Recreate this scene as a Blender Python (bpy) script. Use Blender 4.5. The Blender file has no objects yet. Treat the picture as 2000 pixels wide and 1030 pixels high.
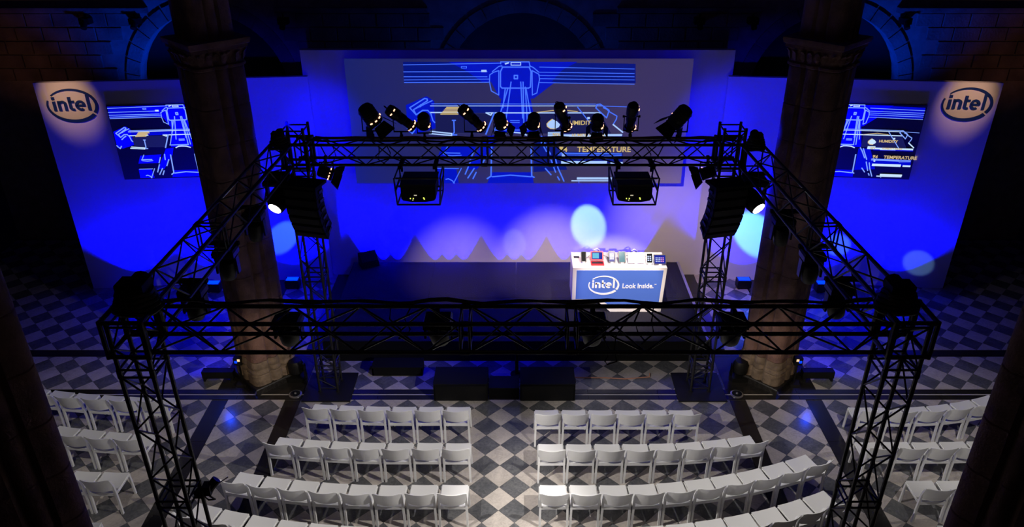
import bpy, math, random
from mathutils import Vector, Matrix, Quaternion
random.seed(7)
R = math.radians
PI = math.pi
sc = bpy.context.scene
col = sc.collection

# ---------------------------------------------------------------- camera, world, exposure
CAM_H, TILT, FPX, VPX = 9.6, 28.07, 1510.0, 1012.0
cd = bpy.data.cameras.new('camera')
cam = bpy.data.objects.new('camera', cd)
col.objects.link(cam)
cam.location = (0, 0, CAM_H)
cam.rotation_euler = (R(90 - TILT), 0, 0)
cd.sensor_width = 36
cd.lens = FPX / 2000 * 36
cd.shift_x = -(VPX - 1000) / 2000
cd.clip_end = 200
sc.camera = cam
sc.view_settings.view_transform = 'Standard'
sc.view_settings.look = 'None'
sc.view_settings.gamma = 1
sc.view_settings.exposure = 0
sc.view_settings.use_curve_mapping = False
w = bpy.data.worlds.new('world')
sc.world = w
w.use_nodes = True
w.node_tree.nodes['Background'].inputs[0].default_value = (0.25, 0.2, 0.6, 1)
w.node_tree.nodes['Background'].inputs[1].default_value = 0.0015
sc.cycles.use_denoising = True
sc.cycles.sample_clamp_indirect = 4
sc.cycles.max_bounces = 5

BLUE = (0.0, 0.0, 1.0)
DEEP = (0.0, 0.02, 1.0)
WARM = (1.0, 0.72, 0.52)
NEUT = (1.0, 0.94, 0.89)
CYAN = (0.16, 0.5, 1.0)


def spot(name, loc, to, power, colr, angle, blend=0.6, size=0.05):
    d = bpy.data.lights.new(name, 'SPOT')
    d.energy = power
    d.color = colr
    d.spot_size = R(angle)
    d.spot_blend = blend
    d.shadow_soft_size = size
    o = bpy.data.objects.new(name, d)
    col.objects.link(o)
    o.location = loc
    o.rotation_euler = (Vector(to) - Vector(loc)).to_track_quat('-Z', 'Y').to_euler()
    return o


# audience light: the wash heads of the front beam cross over the chairs, those of the side beams cross from the sides
spot('audience_light_right', (2.5, 7.45, 4.3), (-2.3, 9.7, 0), 980, NEUT, 60, 0.7, 0.03)
spot('audience_light_left', (-2.5, 7.45, 4.3), (2.3, 9.7, 0), 980, NEUT, 60, 0.7, 0.03)
spot('audience_light_side_right', (4.09, 9.52, 4.05), (3.0, 9.2, 0), 150, NEUT, 100, 0.6, 0.05)
spot('audience_light_side_left', (-4.1, 9.62, 4.05), (-3.0, 9.2, 0), 120, NEUT, 100, 0.6, 0.05)
spot('audience_light_far_right', (6.0, 6.0, 7.4), (7.6, 9.6, 0), 1000, NEUT, 46, 0.6, 0.06)
spot('audience_light_far_left', (-6.0, 6.0, 7.4), (-7.8, 9.6, 0), 520, NEUT, 46, 0.6, 0.06)
# stage key light from the fresnels on the back beam
spot('key_light_counter', (2.6, 13.08, 5.35), (2.3, 15.0, 1.0), 900, (1.0, 0.85, 0.74), 40, 0.6, 0.05)
spot('key_light_front', (1.9, 7.3, 5.6), (2.25, 15.0, 1.0), 3000, (1.0, 0.86, 0.80), 15, 0.5, 0.05)
spot('stage_light_right', (1.9, 13.08, 5.35), (4.3, 17.4, 0.5), 800, WARM, 44, 1.0, 0.05)
spot('stage_light_mid', (0.3, 13.08, 5.35), (1.0, 17.4, -0.7), 1500, WARM, 34, 1.0, 0.05)
spot('stage_light_left', (-1.5, 13.08, 5.35), (-1.4, 17.4, -0.9), 800, WARM, 32, 1.0, 0.05)
# blue uplights in the gap behind the stage, two heads to a unit
for ux in (-3.42, -1.75, -0.1, 1.52, 2.6):
    for dx in (-0.36, 0.0, 0.36):
        spot('blue_uplight', (ux + dx, 17.26, 0.28), (ux + dx, 17.42, 2.4), 480, BLUE, 60, 0.3, 0.04)
for s in (-1, 1):
    spot('blue_strip_light', (s * 3.3, 12.95, 5.4), (s * 4.5, 17.4, 4.1), 520, BLUE, 27, 0.9, 0.04)
# blue uplights at the side walls, floods beside the pillars, washes from above
for s in (-1, 1):
    for ux in (9.35, 7.5, 5.6):
        uy = 17.24 - (ux - 4.72) * 0.0959
        spot('blue_uplight_wing', (s * ux, uy - 0.42, 0.34), (s * ux, uy, 1.75), 620, BLUE, 118, 0.35, 0.05)
    spot('blue_flood_low', (s * 6.1, 12.9, 1.0), (s * 5.35, 11.6, 0.0), 16, (0.0, 0.05, 1.0), 60, 0.2, 0.05)
    spot('blue_flood_floor', (s * 6.2, 13.15, 0.6), (s * 7.0, 13.9, 0.0), 40, BLUE, 120, 0.6, 0.05)
    spot('blue_wash_upper', (s * 4.0, 12.6, 5.6), (s * 5.8, 17.1, 3.3), 760, BLUE, 62, 0.9, 0.05)
    spot('added_blue_floor_bounce', (s * 4.15, 13.05, 4.9), (s * 6.9, 15.5, 0.0), 900, BLUE, 62, 0.9, 0.05)  # added spot standing in for blue bounce off the walls onto the floor
spot('blue_wash_stage', (-1.0, 12.9, 4.6), (-1.2, 15.2, 0.5), 520, BLUE, 86, 0.7, 0.05)
# profile and moving head beams that end on the walls as round spots
for fx, fy, fz, tx, ty, tz, pw, ang, cc in (
        (0.9, 13.12, 5.28, 1.74, 17.4, 1.40, 2600, 9.4, (0.38, 0.72, 1.0)),
        (2.0, 13.12, 5.28, 5.80, 17.13, 1.30, 7000, 8.6, (0.10, 0.45, 1.0)),
        (-1.85, 13.12, 5.28, -5.80, 17.13, 1.20, 1500, 6.0, (0.10, 0.4, 1.0)),
        (-0.65, 13.12, 5.28, -0.09, 17.4, 0.90, 500, 6.0, (0.35, 0.4, 1.0)),
        (4.15, 8.9, 4.05, 7.84, 16.95, 1.08, 1600, 3.9, (0.15, 0.45, 1.0)),
        (4.0, 10.0, 4.05, 9.86, 16.8, 0.66, 1100, 4.2, (0.22, 0.45, 1.0))):
    spot('moving_head_beam', (fx, fy, fz), (tx, ty, tz), pw, cc, ang, 0.45, 0.02)
# small warm spots on the two wall logos, dim blue and amber on the old masonry behind
for s in (-1, 1):
    spot('logo_light', (s * 10.0, 14.2, 6.9), (s * 9.92, 16.8, 4.72), 300, (1.0, 0.56, 0.38), 25, 1.0, 0.04)
    spot('amber_masonry_light', (s * 12.5, 16.5, 4.2), (s * 12.2, 19.4, 5.3), 14, (1.0, 0.38, 0.12), 70, 1.0, 0.1)
    spot('blue_masonry_light', (s * 7.6, 17.7, 3.4), (s * 9.3, 19.4, 5.9), 620, (0.0, 0.05, 1.0), 62, 0.9, 0.1)
spot('blue_masonry_light_mid', (0, 18.1, 3.4), (0, 19.5, 6.2), 110, (0.0, 0.06, 1.0), 150, 0.7, 0.1)
# added dim ambient fill on the piers, no lamp there; warm spots on their feet
spot('added_ambient_fill', (0, 2.0, 10.8), (0, 13, 3.5), 22, (1.0, 0.62, 0.5), 110, 0.8, 0.3)
spot('pier_foot_light_left', (-3.3, 7.2, 4.7), (-5.15, 12.5, 0.7), 480, (1.0, 0.78, 0.5), 20, 0.8, 0.05)
spot('pier_foot_light_right', (3.3, 7.2, 4.7), (5.1, 12.5, 0.7), 480, (1.0, 0.78, 0.5), 20, 0.8, 0.05)


# ---------------------------------------------------------------- materials
def mat(name, rgb, rough=0.6, metal=0.0, var=0.0, scale=6.0, bump=0.0, emit=None, power=1.0, bscale=None, spec=0.5):
    m = bpy.data.materials.new(name)
    m.use_nodes = True
    nt = m.node_tree
    b = nt.nodes['Principled BSDF']
    b.inputs['Base Color'].default_value = (*rgb, 1)
    b.inputs['Roughness'].default_value = rough
    b.inputs['Metallic'].default_value = metal
    b.inputs['Specular IOR Level'].default_value = spec
    if emit:
        b.inputs['Emission Color'].default_value = (*emit, 1)
        b.inputs['Emission Strength'].default_value = power
    if var or bump:
        tc = nt.nodes.new('ShaderNodeNewGeometry')
        n = nt.nodes.new('ShaderNodeTexNoise')
        n.inputs['Scale'].default_value = scale
        n.inputs['Detail'].default_value = 5
        nt.links.new(tc.outputs['Position'], n.inputs['Vector'])
        if var:
            r = nt.nodes.new('ShaderNodeMapRange')
            r.inputs[1].default_value = 0.3
            r.inputs[2].default_value = 0.7
            r.inputs[3].default_value = 1 - var
            r.inputs[4].default_value = 1 + var
            nt.links.new(n.outputs['Fac'], r.inputs[0])
            v = nt.nodes.new('ShaderNodeVectorMath')
            v.operation = 'SCALE'
            v.inputs[0].default_value = rgb
            nt.links.new(r.outputs[0], v.inputs['Scale'])
            nt.links.new(v.outputs[0], b.inputs['Base Color'])
        if bump:
            bp = nt.nodes.new('ShaderNodeBump')
            bp.inputs['Strength'].default_value = bump
            bp.inputs['Distance'].default_value = 0.02
            if bscale:
                n2 = nt.nodes.new('ShaderNodeTexNoise')
                n2.inputs['Scale'].default_value = bscale
                nt.links.new(tc.outputs['Position'], n2.inputs['Vector'])
                nt.links.new(n2.outputs['Fac'], bp.inputs['Height'])
            else:
                nt.links.new(n.outputs['Fac'], bp.inputs['Height'])
            nt.links.new(bp.outputs[0], b.inputs['Normal'])
    return m


def marble(name, base, vein, amount, rough=0.22):
    m = mat(name, base, rough)
    nt = m.node_tree
    b = nt.nodes['Principled BSDF']
    g = nt.nodes.new('ShaderNodeNewGeometry')
    n1 = nt.nodes.new('ShaderNodeTexNoise')
    n1.inputs['Scale'].default_value = 1.7
    n1.inputs['Detail'].default_value = 6
    n1.inputs['Distortion'].default_value = 1.4
    n2 = nt.nodes.new('ShaderNodeTexNoise')
    n2.inputs['Scale'].default_value = 9
    n2.inputs['Detail'].default_value = 6
    n2.inputs['Distortion'].default_value = 2.5
    nt.links.new(g.outputs['Position'], n1.inputs['Vector'])
    nt.links.new(g.outputs['Position'], n2.inputs['Vector'])
    mul = nt.nodes.new('ShaderNodeMath')
    mul.operation = 'MULTIPLY'
    nt.links.new(n1.outputs['Fac'], mul.inputs[0])
    nt.links.new(n2.outputs['Fac'], mul.inputs[1])
    r = nt.nodes.new('ShaderNodeMapRange')
    r.inputs[1].default_value = 0.15
    r.inputs[2].default_value = 0.4
    r.inputs[4].default_value = amount
    nt.links.new(mul.outputs[0], r.inputs[0])
    mx = nt.nodes.new('ShaderNodeMix')
    mx.data_type = 'RGBA'
    mx.inputs[6].default_value = (*base, 1)
    mx.inputs[7].default_value = (*vein, 1)
    nt.links.new(r.outputs[0], mx.inputs[0])
    nt.links.new(mx.outputs[2], b.inputs['Base Color'])
    return m


M = dict(
    light_marble=marble('light_marble', (0.52, 0.47, 0.42), (0.34, 0.31, 0.28), 0.8),
    dark_marble=marble('dark_marble', (0.085, 0.087, 0.092), (0.19, 0.19, 0.19), 0.7),
    black_marble=marble('black_marble', (0.012, 0.011, 0.011), (0.03, 0.028, 0.026), 0.6, 0.2),
    grout=mat('floor_grout', (0.09, 0.08, 0.075), 0.8),
    stone=mat('red_sandstone', (0.17, 0.095, 0.08), 0.9, var=0.35, scale=3.5, bump=0.6, bscale=30),
    pale_stone=mat('worn_base_stone', (0.17, 0.125, 0.09), 0.85, var=0.35, scale=8, bump=0.5, bscale=30),
    wallstone=mat('wall_sandstone', (0.20, 0.16, 0.14), 0.9, var=0.4, scale=1.6, bump=0.7, bscale=18),
    mortar=mat('wall_mortar', (0.26, 0.22, 0.20), 0.95, var=0.2, scale=5),
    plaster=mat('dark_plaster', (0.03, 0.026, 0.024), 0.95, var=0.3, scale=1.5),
    white_wall=mat('white_painted_board', (0.72, 0.70, 0.68), 0.7, var=0.03, scale=1.2),
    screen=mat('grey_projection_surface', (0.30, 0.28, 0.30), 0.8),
    carpet=mat('stage_carpet', (0.0105, 0.009, 0.019), 0.95, var=0.12, scale=60, bump=0.3),
    black=mat('black_powder_coat', (0.006, 0.006, 0.006), 0.5, spec=0.25),
    truss=mat('black_truss_paint', (0.014, 0.013, 0.012), 0.45, spec=0.5),
    matte=mat('matte_black', (0.007, 0.007, 0.007), 0.8, spec=0.15),
    steel=mat('black_floor_plate', (0.012, 0.011, 0.012), 0.55, spec=0.3),
    rubber=mat('black_cable', (0.01, 0.01, 0.01), 0.6),
    redcable=mat('dark_red_cable', (0.06, 0.008, 0.008), 0.6),
    chair=mat('white_plastic', (0.78, 0.78, 0.77), 0.45),
    navy=mat('navy_sign_face', (0.004, 0.03, 0.11), 0.5),
    counter=mat('white_counter_laminate', (0.82, 0.80, 0.78), 0.4),
    cfront=mat('blue_counter_print', (0.075, 0.17, 0.62), 0.5),
    white_print=mat('white_print', (0.9, 0.9, 0.9), 0.5),
    lens=mat('lit_lens', (1, 1, 1), 0.2, emit=(1.0, 0.97, 0.93), power=14),
    glass=mat('dark_lens_glass', (0.01, 0.012, 0.02), 0.08),
    glow=mat('warm_lamp_glow', (1, 0.6, 0.3), 0.4, emit=(1.0, 0.5, 0.3), power=2.4),
    led=mat('yellow_green_led', (0.5, 0.6, 0.1), 0.4, emit=(0.75, 0.9, 0.12), power=1.6),
    ledw=mat('white_led', (0.6, 0.6, 0.6), 0.4, emit=(0.8, 0.7, 0.5), power=0.7),
    bluelamp=mat('lit_blue_led_window', (0, 0, 1), 0.4, emit=(0.0, 0.05, 1.0), power=1.5),
    warmlamp=mat('lit_warm_lamp', (1, .8, .6), 0.4, emit=(1.0, 0.7, 0.4), power=0.7),
    red=mat('red_plastic', (0.75, 0.03, 0.04), 0.35),
    darkgrey=mat('dark_grey_plastic', (0.03, 0.03, 0.035), 0.4),
    silver=mat('silver_metal', (0.5, 0.5, 0.52), 0.3, metal=0.8),
    reflect_line=mat('orange_reflection', (0.55, 0.25, 0.15), 0.6),
    whitestone=mat('white_inlay_stone', (0.4, 0.37, 0.35), 0.3),
    # images on screens: these surfaces give off the projected light
    screen_dark=mat('dark_projection_surface', (0.07, 0.065, 0.085), 0.8),
    fillb2=mat('projected_vivid_fill', (0.02, 0.02, 0.1), 0.8, emit=(0.0, 0.0, 1.0), power=1.0),
    filld2=mat('projected_mid_fill', (0.02, 0.02, 0.1), 0.8, emit=(0.0, 0.002, 0.6), power=1.0),
    ln2=mat('projected_small_line', (0.1, 0.1, 0.1), 0.8, emit=(0.22, 0.38, 1.0), power=1.0),
    lnw2=mat('projected_small_bright_line', (0.1, 0.1, 0.1), 0.8, emit=(0.6, 0.8, 1.0), power=1.0),
    ln=mat('projected_line', (0.1, 0.1, 0.1), 0.8, emit=(0.06, 0.17, 1.0), power=1.0),
    lnw=mat('projected_bright_line', (0.1, 0.1, 0.1), 0.8, emit=(0.40, 0.60, 1.0), power=1.0),
    fillb=mat('projected_blue_fill', (0.05, 0.05, 0.1), 0.8, emit=(0.0, 0.006, 0.55), power=1.0),
    filld=mat('projected_deep_fill', (0.1, 0.1, 0.14), 0.8, emit=(0.0, 0.006, 0.2), power=1.0),
    filln=mat('projected_night_fill', (0.03, 0.03, 0.05), 0.8, emit=(0.008, 0.01, 0.075), power=1.0),
    ylw=mat('projected_yellow', (0.1, 0.1, 0.1), 0.8, emit=(0.62, 0.46, 0.17), power=1.0),
    scblue=mat('lit_blue_display', (0, 0, 0), 0.2, emit=(0.01, 0.02, 0.35), power=1.0, spec=0.1),
    scdark=mat('dark_display', (0.01, 0.012, 0.015), 0.12),
    scteal=mat('lit_teal_display', (0, 0, 0), 0.2, emit=(0.05, 0.25, 0.32), power=1.0, spec=0.1),
    sccyan=mat('lit_cyan_display', (0, 0, 0), 0.2, emit=(0.15, 0.55, 0.8), power=1.0, spec=0.1),
    tilew=mat('lit_white_icons', (0, 0, 0), 0.2, emit=(0.6, 0.7, 1.0), power=1.0),
    tilep=mat('lit_pink_icons', (0, 0, 0), 0.2, emit=(0.8, 0.3, 0.7), power=1.0),
    cream=mat('cream_display', (0.6, 0.6, 0.52), 0.3, emit=(0.6, 0.62, 0.5), power=0.35),
)


# light falling on the grey screen, painted in as emission: bluish at the left, violet grey at the right
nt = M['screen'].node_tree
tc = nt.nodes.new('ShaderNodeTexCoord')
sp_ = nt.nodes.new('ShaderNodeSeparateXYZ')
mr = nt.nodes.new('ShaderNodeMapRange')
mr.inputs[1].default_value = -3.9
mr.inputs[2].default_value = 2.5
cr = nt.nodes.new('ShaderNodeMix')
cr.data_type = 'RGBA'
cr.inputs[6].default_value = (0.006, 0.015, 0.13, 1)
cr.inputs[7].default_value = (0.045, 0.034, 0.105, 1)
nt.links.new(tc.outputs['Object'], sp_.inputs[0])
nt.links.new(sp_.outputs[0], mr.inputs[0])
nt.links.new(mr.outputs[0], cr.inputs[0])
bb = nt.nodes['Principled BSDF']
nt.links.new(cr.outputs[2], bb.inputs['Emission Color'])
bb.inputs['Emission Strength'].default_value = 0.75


# ---------------------------------------------------------------- mesh builder
class MB:
    def __init__(s):
        s.v, s.f, s.m = [], [], []

    def add(s, vs, fs, mi=0):
        k = len(s.v)
        s.v += [tuple(v) for v in vs]
        s.f += [tuple(i + k for i in f) for f in fs]
        s.m += [mi] * len(fs)
        return s

    def box(s, x0, x1, y0, y1, z0, z1, mi=0):
        return s.add([(x, y, z) for z in (z0, z1) for x, y in ((x0, y0), (x1, y0), (x1, y1), (x0, y1))],
                     [(3, 2, 1, 0), (4, 5, 6, 7), (0, 1, 5, 4), (1, 2, 6, 5), (2, 3, 7, 6), (3, 0, 4, 7)], mi)

    def cbox(s, c, d, mi=0, rot=None):
        vs = [Vector((sx * d[0] / 2, sy * d[1] / 2, sz * d[2] / 2)) for sz in (-1, 1) for sx, sy in ((-1, -1), (1, -1), (1, 1), (-1, 1))]
        if rot is not None:
            vs = [rot @ v for v in vs]
        return s.add([v + Vector(c) for v in vs],
                     [(3, 2, 1, 0), (4, 5, 6, 7), (0, 1, 5, 4), (1, 2, 6, 5), (2, 3, 7, 6), (3, 0, 4, 7)], mi)

    def cyl(s, a, b, r, n=8, r2=None, mi=0, caps=True):
        a, b = Vector(a), Vector(b)
        r2 = r if r2 is None else r2
        q = (b - a).to_track_quat('Z', 'Y')
        vs, fs = [], []
        for p, rr in ((a, r), (b, r2)):
            for i in range(n):
                t = 2 * PI * i / n
                vs.append(p + q @ Vector((rr * math.cos(t), rr * math.sin(t), 0)))
        for i in range(n):
            j = (i + 1) % n
            fs.append((i, j, n + j, n + i))
        if caps:
            fs.append(tuple(range(n - 1, -1, -1)))
            fs.append(tuple(range(n, 2 * n)))
        return s.add(vs, fs, mi)

    def tube(s, pts, r, n=6, mi=0, sx=1.0):
        pts = [Vector(p) for p in pts]
        rings = []
        for i, p in enumerate(pts):
            d = (pts[min(i + 1, len(pts) - 1)] - pts[max(i - 1, 0)]).normalized()
            q = d.to_track_quat('Z', 'Y')
            rr = r[i] if isinstance(r, (list, tuple)) else r
            rings.append([p + q @ Vector((rr * math.cos(2 * PI * k / n), rr * math.sin(2 * PI * k / n), 0)) for k in range(n)])
        vs = [v for g in rings for v in g]
        fs = []
        for i in range(len(pts) - 1):
            for k in range(n):
                l = (k + 1) % n
                fs.append((i * n + k, i * n + l, (i + 1) * n + l, (i + 1) * n + k))
        fs.append(tuple(range(n - 1, -1, -1)))
        fs.append(tuple((len(pts) - 1) * n + k for k in range(n)))
        return s.add(vs, fs, mi)

    def loft(s, rings, mi=0, cap=True):
        n = len(rings[0])
        vs = [v for g in rings for v in g]
        fs = []
        for i in range(len(rings) - 1):
            for k in range(n):
                l = (k + 1) % n
                fs.append((i * n + k, i * n + l, (i + 1) * n + l, (i + 1) * n + k))
        if cap:
            fs.append(tuple(range(n - 1, -1, -1)))
            fs.append(tuple((len(rings) - 1) * n + k for k in range(n)))
        return s.add(vs, fs, mi)

    def lathe(s, prof, n=16, mi=0, xf=None):
        rings = []
        for r, z in prof:
            g = [Vector((r * math.cos(2 * PI * k / n), r * math.sin(2 * PI * k / n), z)) for k in range(n)]
            if xf is not None:
                g = [xf @ v for v in g]
            rings.append(g)
        return s.loft(rings, mi)

    def prism(s, poly, y0, y1, mi=0):      # polygon given in x, z and pushed along y
        n = len(poly)
        return s.add([(x, y, z) for y in (y0, y1) for x, z in poly],
                     [tuple(range(n)), tuple(range(2 * n - 1, n - 1, -1))] +
                     [(i, n + i, n + (i + 1) % n, (i + 1) % n) for i in range(n)], mi)

    def zprism(s, poly, z0, z1, mi=0):
        n = len(poly)
        return s.add([(x, y, z) for z in (z0, z1) for x, y in poly],
                     [tuple(range(n - 1, -1, -1)), tuple(range(n, 2 * n))] +
                     [(i, (i + 1) % n, n + (i + 1) % n, n + i) for i in range(n)], mi)

    def mesh(s, name, mats, smooth=False):
        me = bpy.data.meshes.new(name)
        me.from_pydata(s.v, [], s.f)
        for m in (mats if isinstance(mats, (list, tuple)) else [mats]):
            me.materials.append(m)
        me.polygons.foreach_set('material_index', s.m)
        if smooth:
            me.polygons.foreach_set('use_smooth', [True] * len(me.polygons))
            try:
                me.set_sharp_from_angle(angle=R(35))
            except Exception:
                pass
        me.update()
        return me

    def build(s, name, mats, parent=None, smooth=False, label=None):
        return put(name, s.mesh(name, mats, smooth), parent, label)


def put(name, me, parent=None, label=None, loc=None, rot=None, scale=None):
    o = bpy.data.objects.new(name, me)
    col.objects.link(o)
    if parent is not None:
        o.parent = parent
    if loc is not None:
        o.location = loc
    if rot is not None:
        if isinstance(rot, Quaternion):
            o.rotation_mode = 'QUATERNION'
            o.rotation_quaternion = rot
        else:
            o.rotation_euler = rot
    if scale is not None:
        o.scale = scale
    if label:
        o['label'] = label
    return o


def tag(o, label=None, cat=None, group=None, kind=None):
    if label:
        o['label'] = label
    if cat:
        o['category'] = cat
    if group:
        o['group'] = group
    if kind:
        o['kind'] = kind
    return o


def thing(name, label, cat, loc=(0, 0, 0), rz=0.0, group=None):
    o = bpy.data.objects.new(name, None)
    o.empty_display_size = 0.2
    col.objects.link(o)
    o.location = loc
    o.rotation_euler = (0, 0, rz)
    return tag(o, label, cat, group)


def copy_tree(o, parent=None):
    c = o.copy()
    col.objects.link(c)
    c.parent = parent
    for ch in list(o.children):
        copy_tree(ch, c)
    return c


def ordinal(i):
    return ('first', 'second', 'third', 'fourth', 'fifth', 'sixth', 'seventh', 'eighth', 'ninth', 'tenth', 'eleventh', 'twelfth')[i]


def at(x, y, Y):
    """world point on the vertical plane at depth Y that the photograph shows at pixel x, y"""
    t = R(TILT)
    u, v = (x - VPX) / FPX, (y - 515) / FPX
    ry, rz = math.cos(t) - v * math.sin(t), -math.sin(t) - v * math.cos(t)
    k = Y / ry
    return (u * k, CAM_H + rz * k)


# ================================================================ THE SETTING
# floor: a grout bed, marble tiles laid on the diagonal, black border strips
fl = MB().box(-14, 14, -2, 20.6, -0.3, -0.014).build('floor', M['grout'])
tag(fl, 'black and white marble tile floor laid on the diagonal', None, None, 'structure')


def clip(poly, x0, x1, y0, y1):
    for ax, lim, sg in ((0, x0, 1), (0, x1, -1), (1, y0, 1), (1, y1, -1)):
        out = []
        for i in range(len(poly)):
            a, b = poly[i - 1], poly[i]
            ia, ib = (a[ax] - lim) * sg >= 0, (b[ax] - lim) * sg >= 0
            if ia != ib:
                k = (lim - a[ax]) / (b[ax] - a[ax])
                out.append((a[0] + k * (b[0] - a[0]), a[1] + k * (b[1] - a[1])))
            if ib:
                out.append(b)
        poly = out
        if len(poly) < 3:
            return []
    return poly


H2 = 0.2656
xs = [(-14, -6.07, -6.335), (-5.75, -4.62, -5.45), (-4.31, 4.19, -4.31), (4.51, 5.70, 4.84), (6.02, 14, 6.285)]
ys = [(4.0, 12.26, 12.26), (12.59, 13.74, 12.59), (13.99, 19.4, 13.99)]
tiles = []
g = 0.0035
for xi, (x0, x1, ox) in enumerate(xs):
    for yi, (y0, y1, oy) in enumerate(ys):
        if yi == 1 and xi in (1, 3):
            continue
        for i in range(int((x0 - ox) / H2) - 2, int((x1 - ox) / H2) + 3):
            for j in range(int((y0 - oy) / H2) - 2, int((y1 - oy) / H2) + 3):
                if (i + j) % 2 == 0:
                    continue
                cx, cy = ox + i * H2, oy + j * H2
                h = H2 - g
                p = clip([(cx - h, cy), (cx, cy - h), (cx + h, cy), (cx, cy + h)], x0 + g, x1 - g, y0 + g, y1 - g)
                if len(p) >= 3:
                    mx = sum(q[0] for q in p) / len(p)
                    my = sum(q[1] for q in p) / len(p)
                    area = abs(sum(p[k - 1][0] * p[k][1] - p[k][0] * p[k - 1][1] for k in range(len(p)))) / 2
                    if area > 0.002:
                        tiles.append((p, mx, my, area, 1 if i % 2 == 0 else 0))


def seen(mx, my):
    t = R(TILT)
    wd = my * math.cos(t) + CAM_H * math.sin(t)
    px = VPX + FPX * mx / wd
    py = 515 + FPX * (-my * math.sin(t) + CAM_H * math.cos(t)) / wd
    if not (0 < px < 2000 and py < 1035):
        return 0
    if abs(mx) < 4 and 13.6 < my < 17.3:
        return 0
    if px < 190 - (1030 - py) * 0.38 or px > 1835 + (1030 - py) * 0.38:
        return 0
    if my > 16.7:
        return 0
    return 1 / wd ** 2


tiles.sort(key=lambda q: -q[3] * seen(q[1], q[2]))
rest = MB()
cache = {}
for n, (p, mx, my, ar, dk) in enumerate(tiles):
    if n < 300:
        key = (dk, tuple((round(a - mx, 3), round(b - my, 3)) for a, b in p))
        if key not in cache:
            cache[key] = MB().zprism([(a - mx, b - my) for a, b in p], -0.014, 0).mesh('tile', M['dark_marble' if dk else 'light_marble'])
        put('tile', cache[key], fl, loc=(mx, my, random.uniform(-0.001, 0.0004)))
    else:
        rest.zprism(p, -0.014, 0, dk)
o = rest.build('tile_field', [M['light_marble'], M['dark_marble']], fl)
o['kind'] = 'stuff'
# border strips in lengths
for x0, x1 in ((-6.07, -5.75), (-4.62, -4.31), (4.19, 4.51), (5.70, 6.02)):
    me = MB().box(x0 - x0 + g, x1 - x0 - g, g, 1.21 - g, -0.014, 0).mesh('border_slab', M['black_marble'])
    for k in range(7):
        put('border_slab', me, fl, loc=(x0, 12.24 - 1.21 * (k + 1), 0))
    for k in range(4):
        put('border_slab', me, fl, loc=(x0, 14.02 + 1.21 * k, 0))
for y0, y1 in ((12.26, 12.405), (12.445, 12.59), (13.74, 13.99)):
    me = MB().box(g, 1.4 - g, g, y1 - y0 - g, -0.014, 0).mesh('border_slab', M['black_marble'])
    for k in range(20):
        put('border_slab', me, fl, loc=(-14 + 1.4 * k, y0, 0))
MB().box(-14, 14, 12.41, 12.44, -0.014, -0.001).build('inlay_line', M['whitestone'], fl)
for x0, x1 in ((-6.07, -4.31), (4.19, 6.02)):
    for k in range(2):
        MB().box(x0 + g + k * (x1 - x0) / 2, x0 + (k + 1) * (x1 - x0) / 2 - g, 12.6, 13.73, -0.014, 0).build('black_slab', M['black_marble'], fl)

# room shell
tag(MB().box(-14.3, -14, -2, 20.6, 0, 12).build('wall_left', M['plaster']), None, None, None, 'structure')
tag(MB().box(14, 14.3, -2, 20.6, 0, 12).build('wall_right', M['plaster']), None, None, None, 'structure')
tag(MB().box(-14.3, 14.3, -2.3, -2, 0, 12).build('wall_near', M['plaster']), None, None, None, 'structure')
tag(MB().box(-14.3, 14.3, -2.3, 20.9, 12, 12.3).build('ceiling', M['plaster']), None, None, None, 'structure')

# back wall: mortar bed with three round arches cut in, blocks and voussoirs laid on it
ARCH = [(-7.7, 4.25, 1.88), (0.1, 4.25, 1.88), (7.75, 4.25, 1.88)]
YB = 19.5
mb = MB()
edges = [-14.0]
for cx, cz, r in ARCH:
    edges += [cx - r, cx + r]
edges.append(14.0)
for k in range(0, len(edges), 2):
    mb.box(edges[k], edges[k + 1], YB, YB + 0.35, 0, 12)
for cx, cz, r in ARCH:
    N = 20
    for k in range(N):
        a0, a1 = PI - PI * k / N, PI - PI * (k + 1) / N
        xa, za, xb, zb = cx + r * math.cos(a0), cz + r * math.sin(a0), cx + r * math.cos(a1), cz + r * math.sin(a1)
        mb.prism([(xa, za), (xb, zb), (xb, 12), (xa, 12)], YB, YB + 0.35)
bw = mb.build('wall_back', M['mortar'])
tag(bw, 'old sandstone block wall with round arches behind the stage', None, None, 'structure')
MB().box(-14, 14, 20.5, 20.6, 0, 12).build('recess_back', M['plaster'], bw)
bh, bl = 0.335, 0.66
bmeshes = []
for k in range(4):
    L = bl - 0.022
    hh = bh - 0.022
    d = 0.03 + 0.007 * k
    e = 0.012
    bmeshes.append(MB().loft([[(-L / 2, 0, -hh / 2), (L / 2, 0, -hh / 2), (L / 2, 0, hh / 2), (-L / 2, 0, hh / 2)],
                              [(-L / 2, -d + e, -hh / 2), (L / 2, -d + e, -hh / 2), (L / 2, -d + e, hh / 2), (-L / 2, -d + e, hh / 2)],
                              [(-L / 2 + e, -d, -hh / 2 + e), (L / 2 - e, -d, -hh / 2 + e), (L / 2 - e, -d, hh / 2 - e), (-L / 2 + e, -d, hh / 2 - e)]]).mesh('stone_block', M['wallstone']))
nb = 0
for row in range(5):
    z = 4.62 + bh * row
    for c in range(43):
        x = -13.9 + bl * (c + 0.5 * (row % 2)) + 0.2
        if x > 13.6 or nb > 215:
            continue
        if any((max(0, abs(x - cx) - bl / 2)) ** 2 + max(0, z - bh / 2 - cz) ** 2 < (r + 0.34) ** 2 and z - bh / 2 < cz + r + .34 for cx, cz, r in ARCH):
            continue
        nb += 1
        put('stone_block', bmeshes[random.randrange(4)], bw, loc=(x, YB, z))
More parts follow.
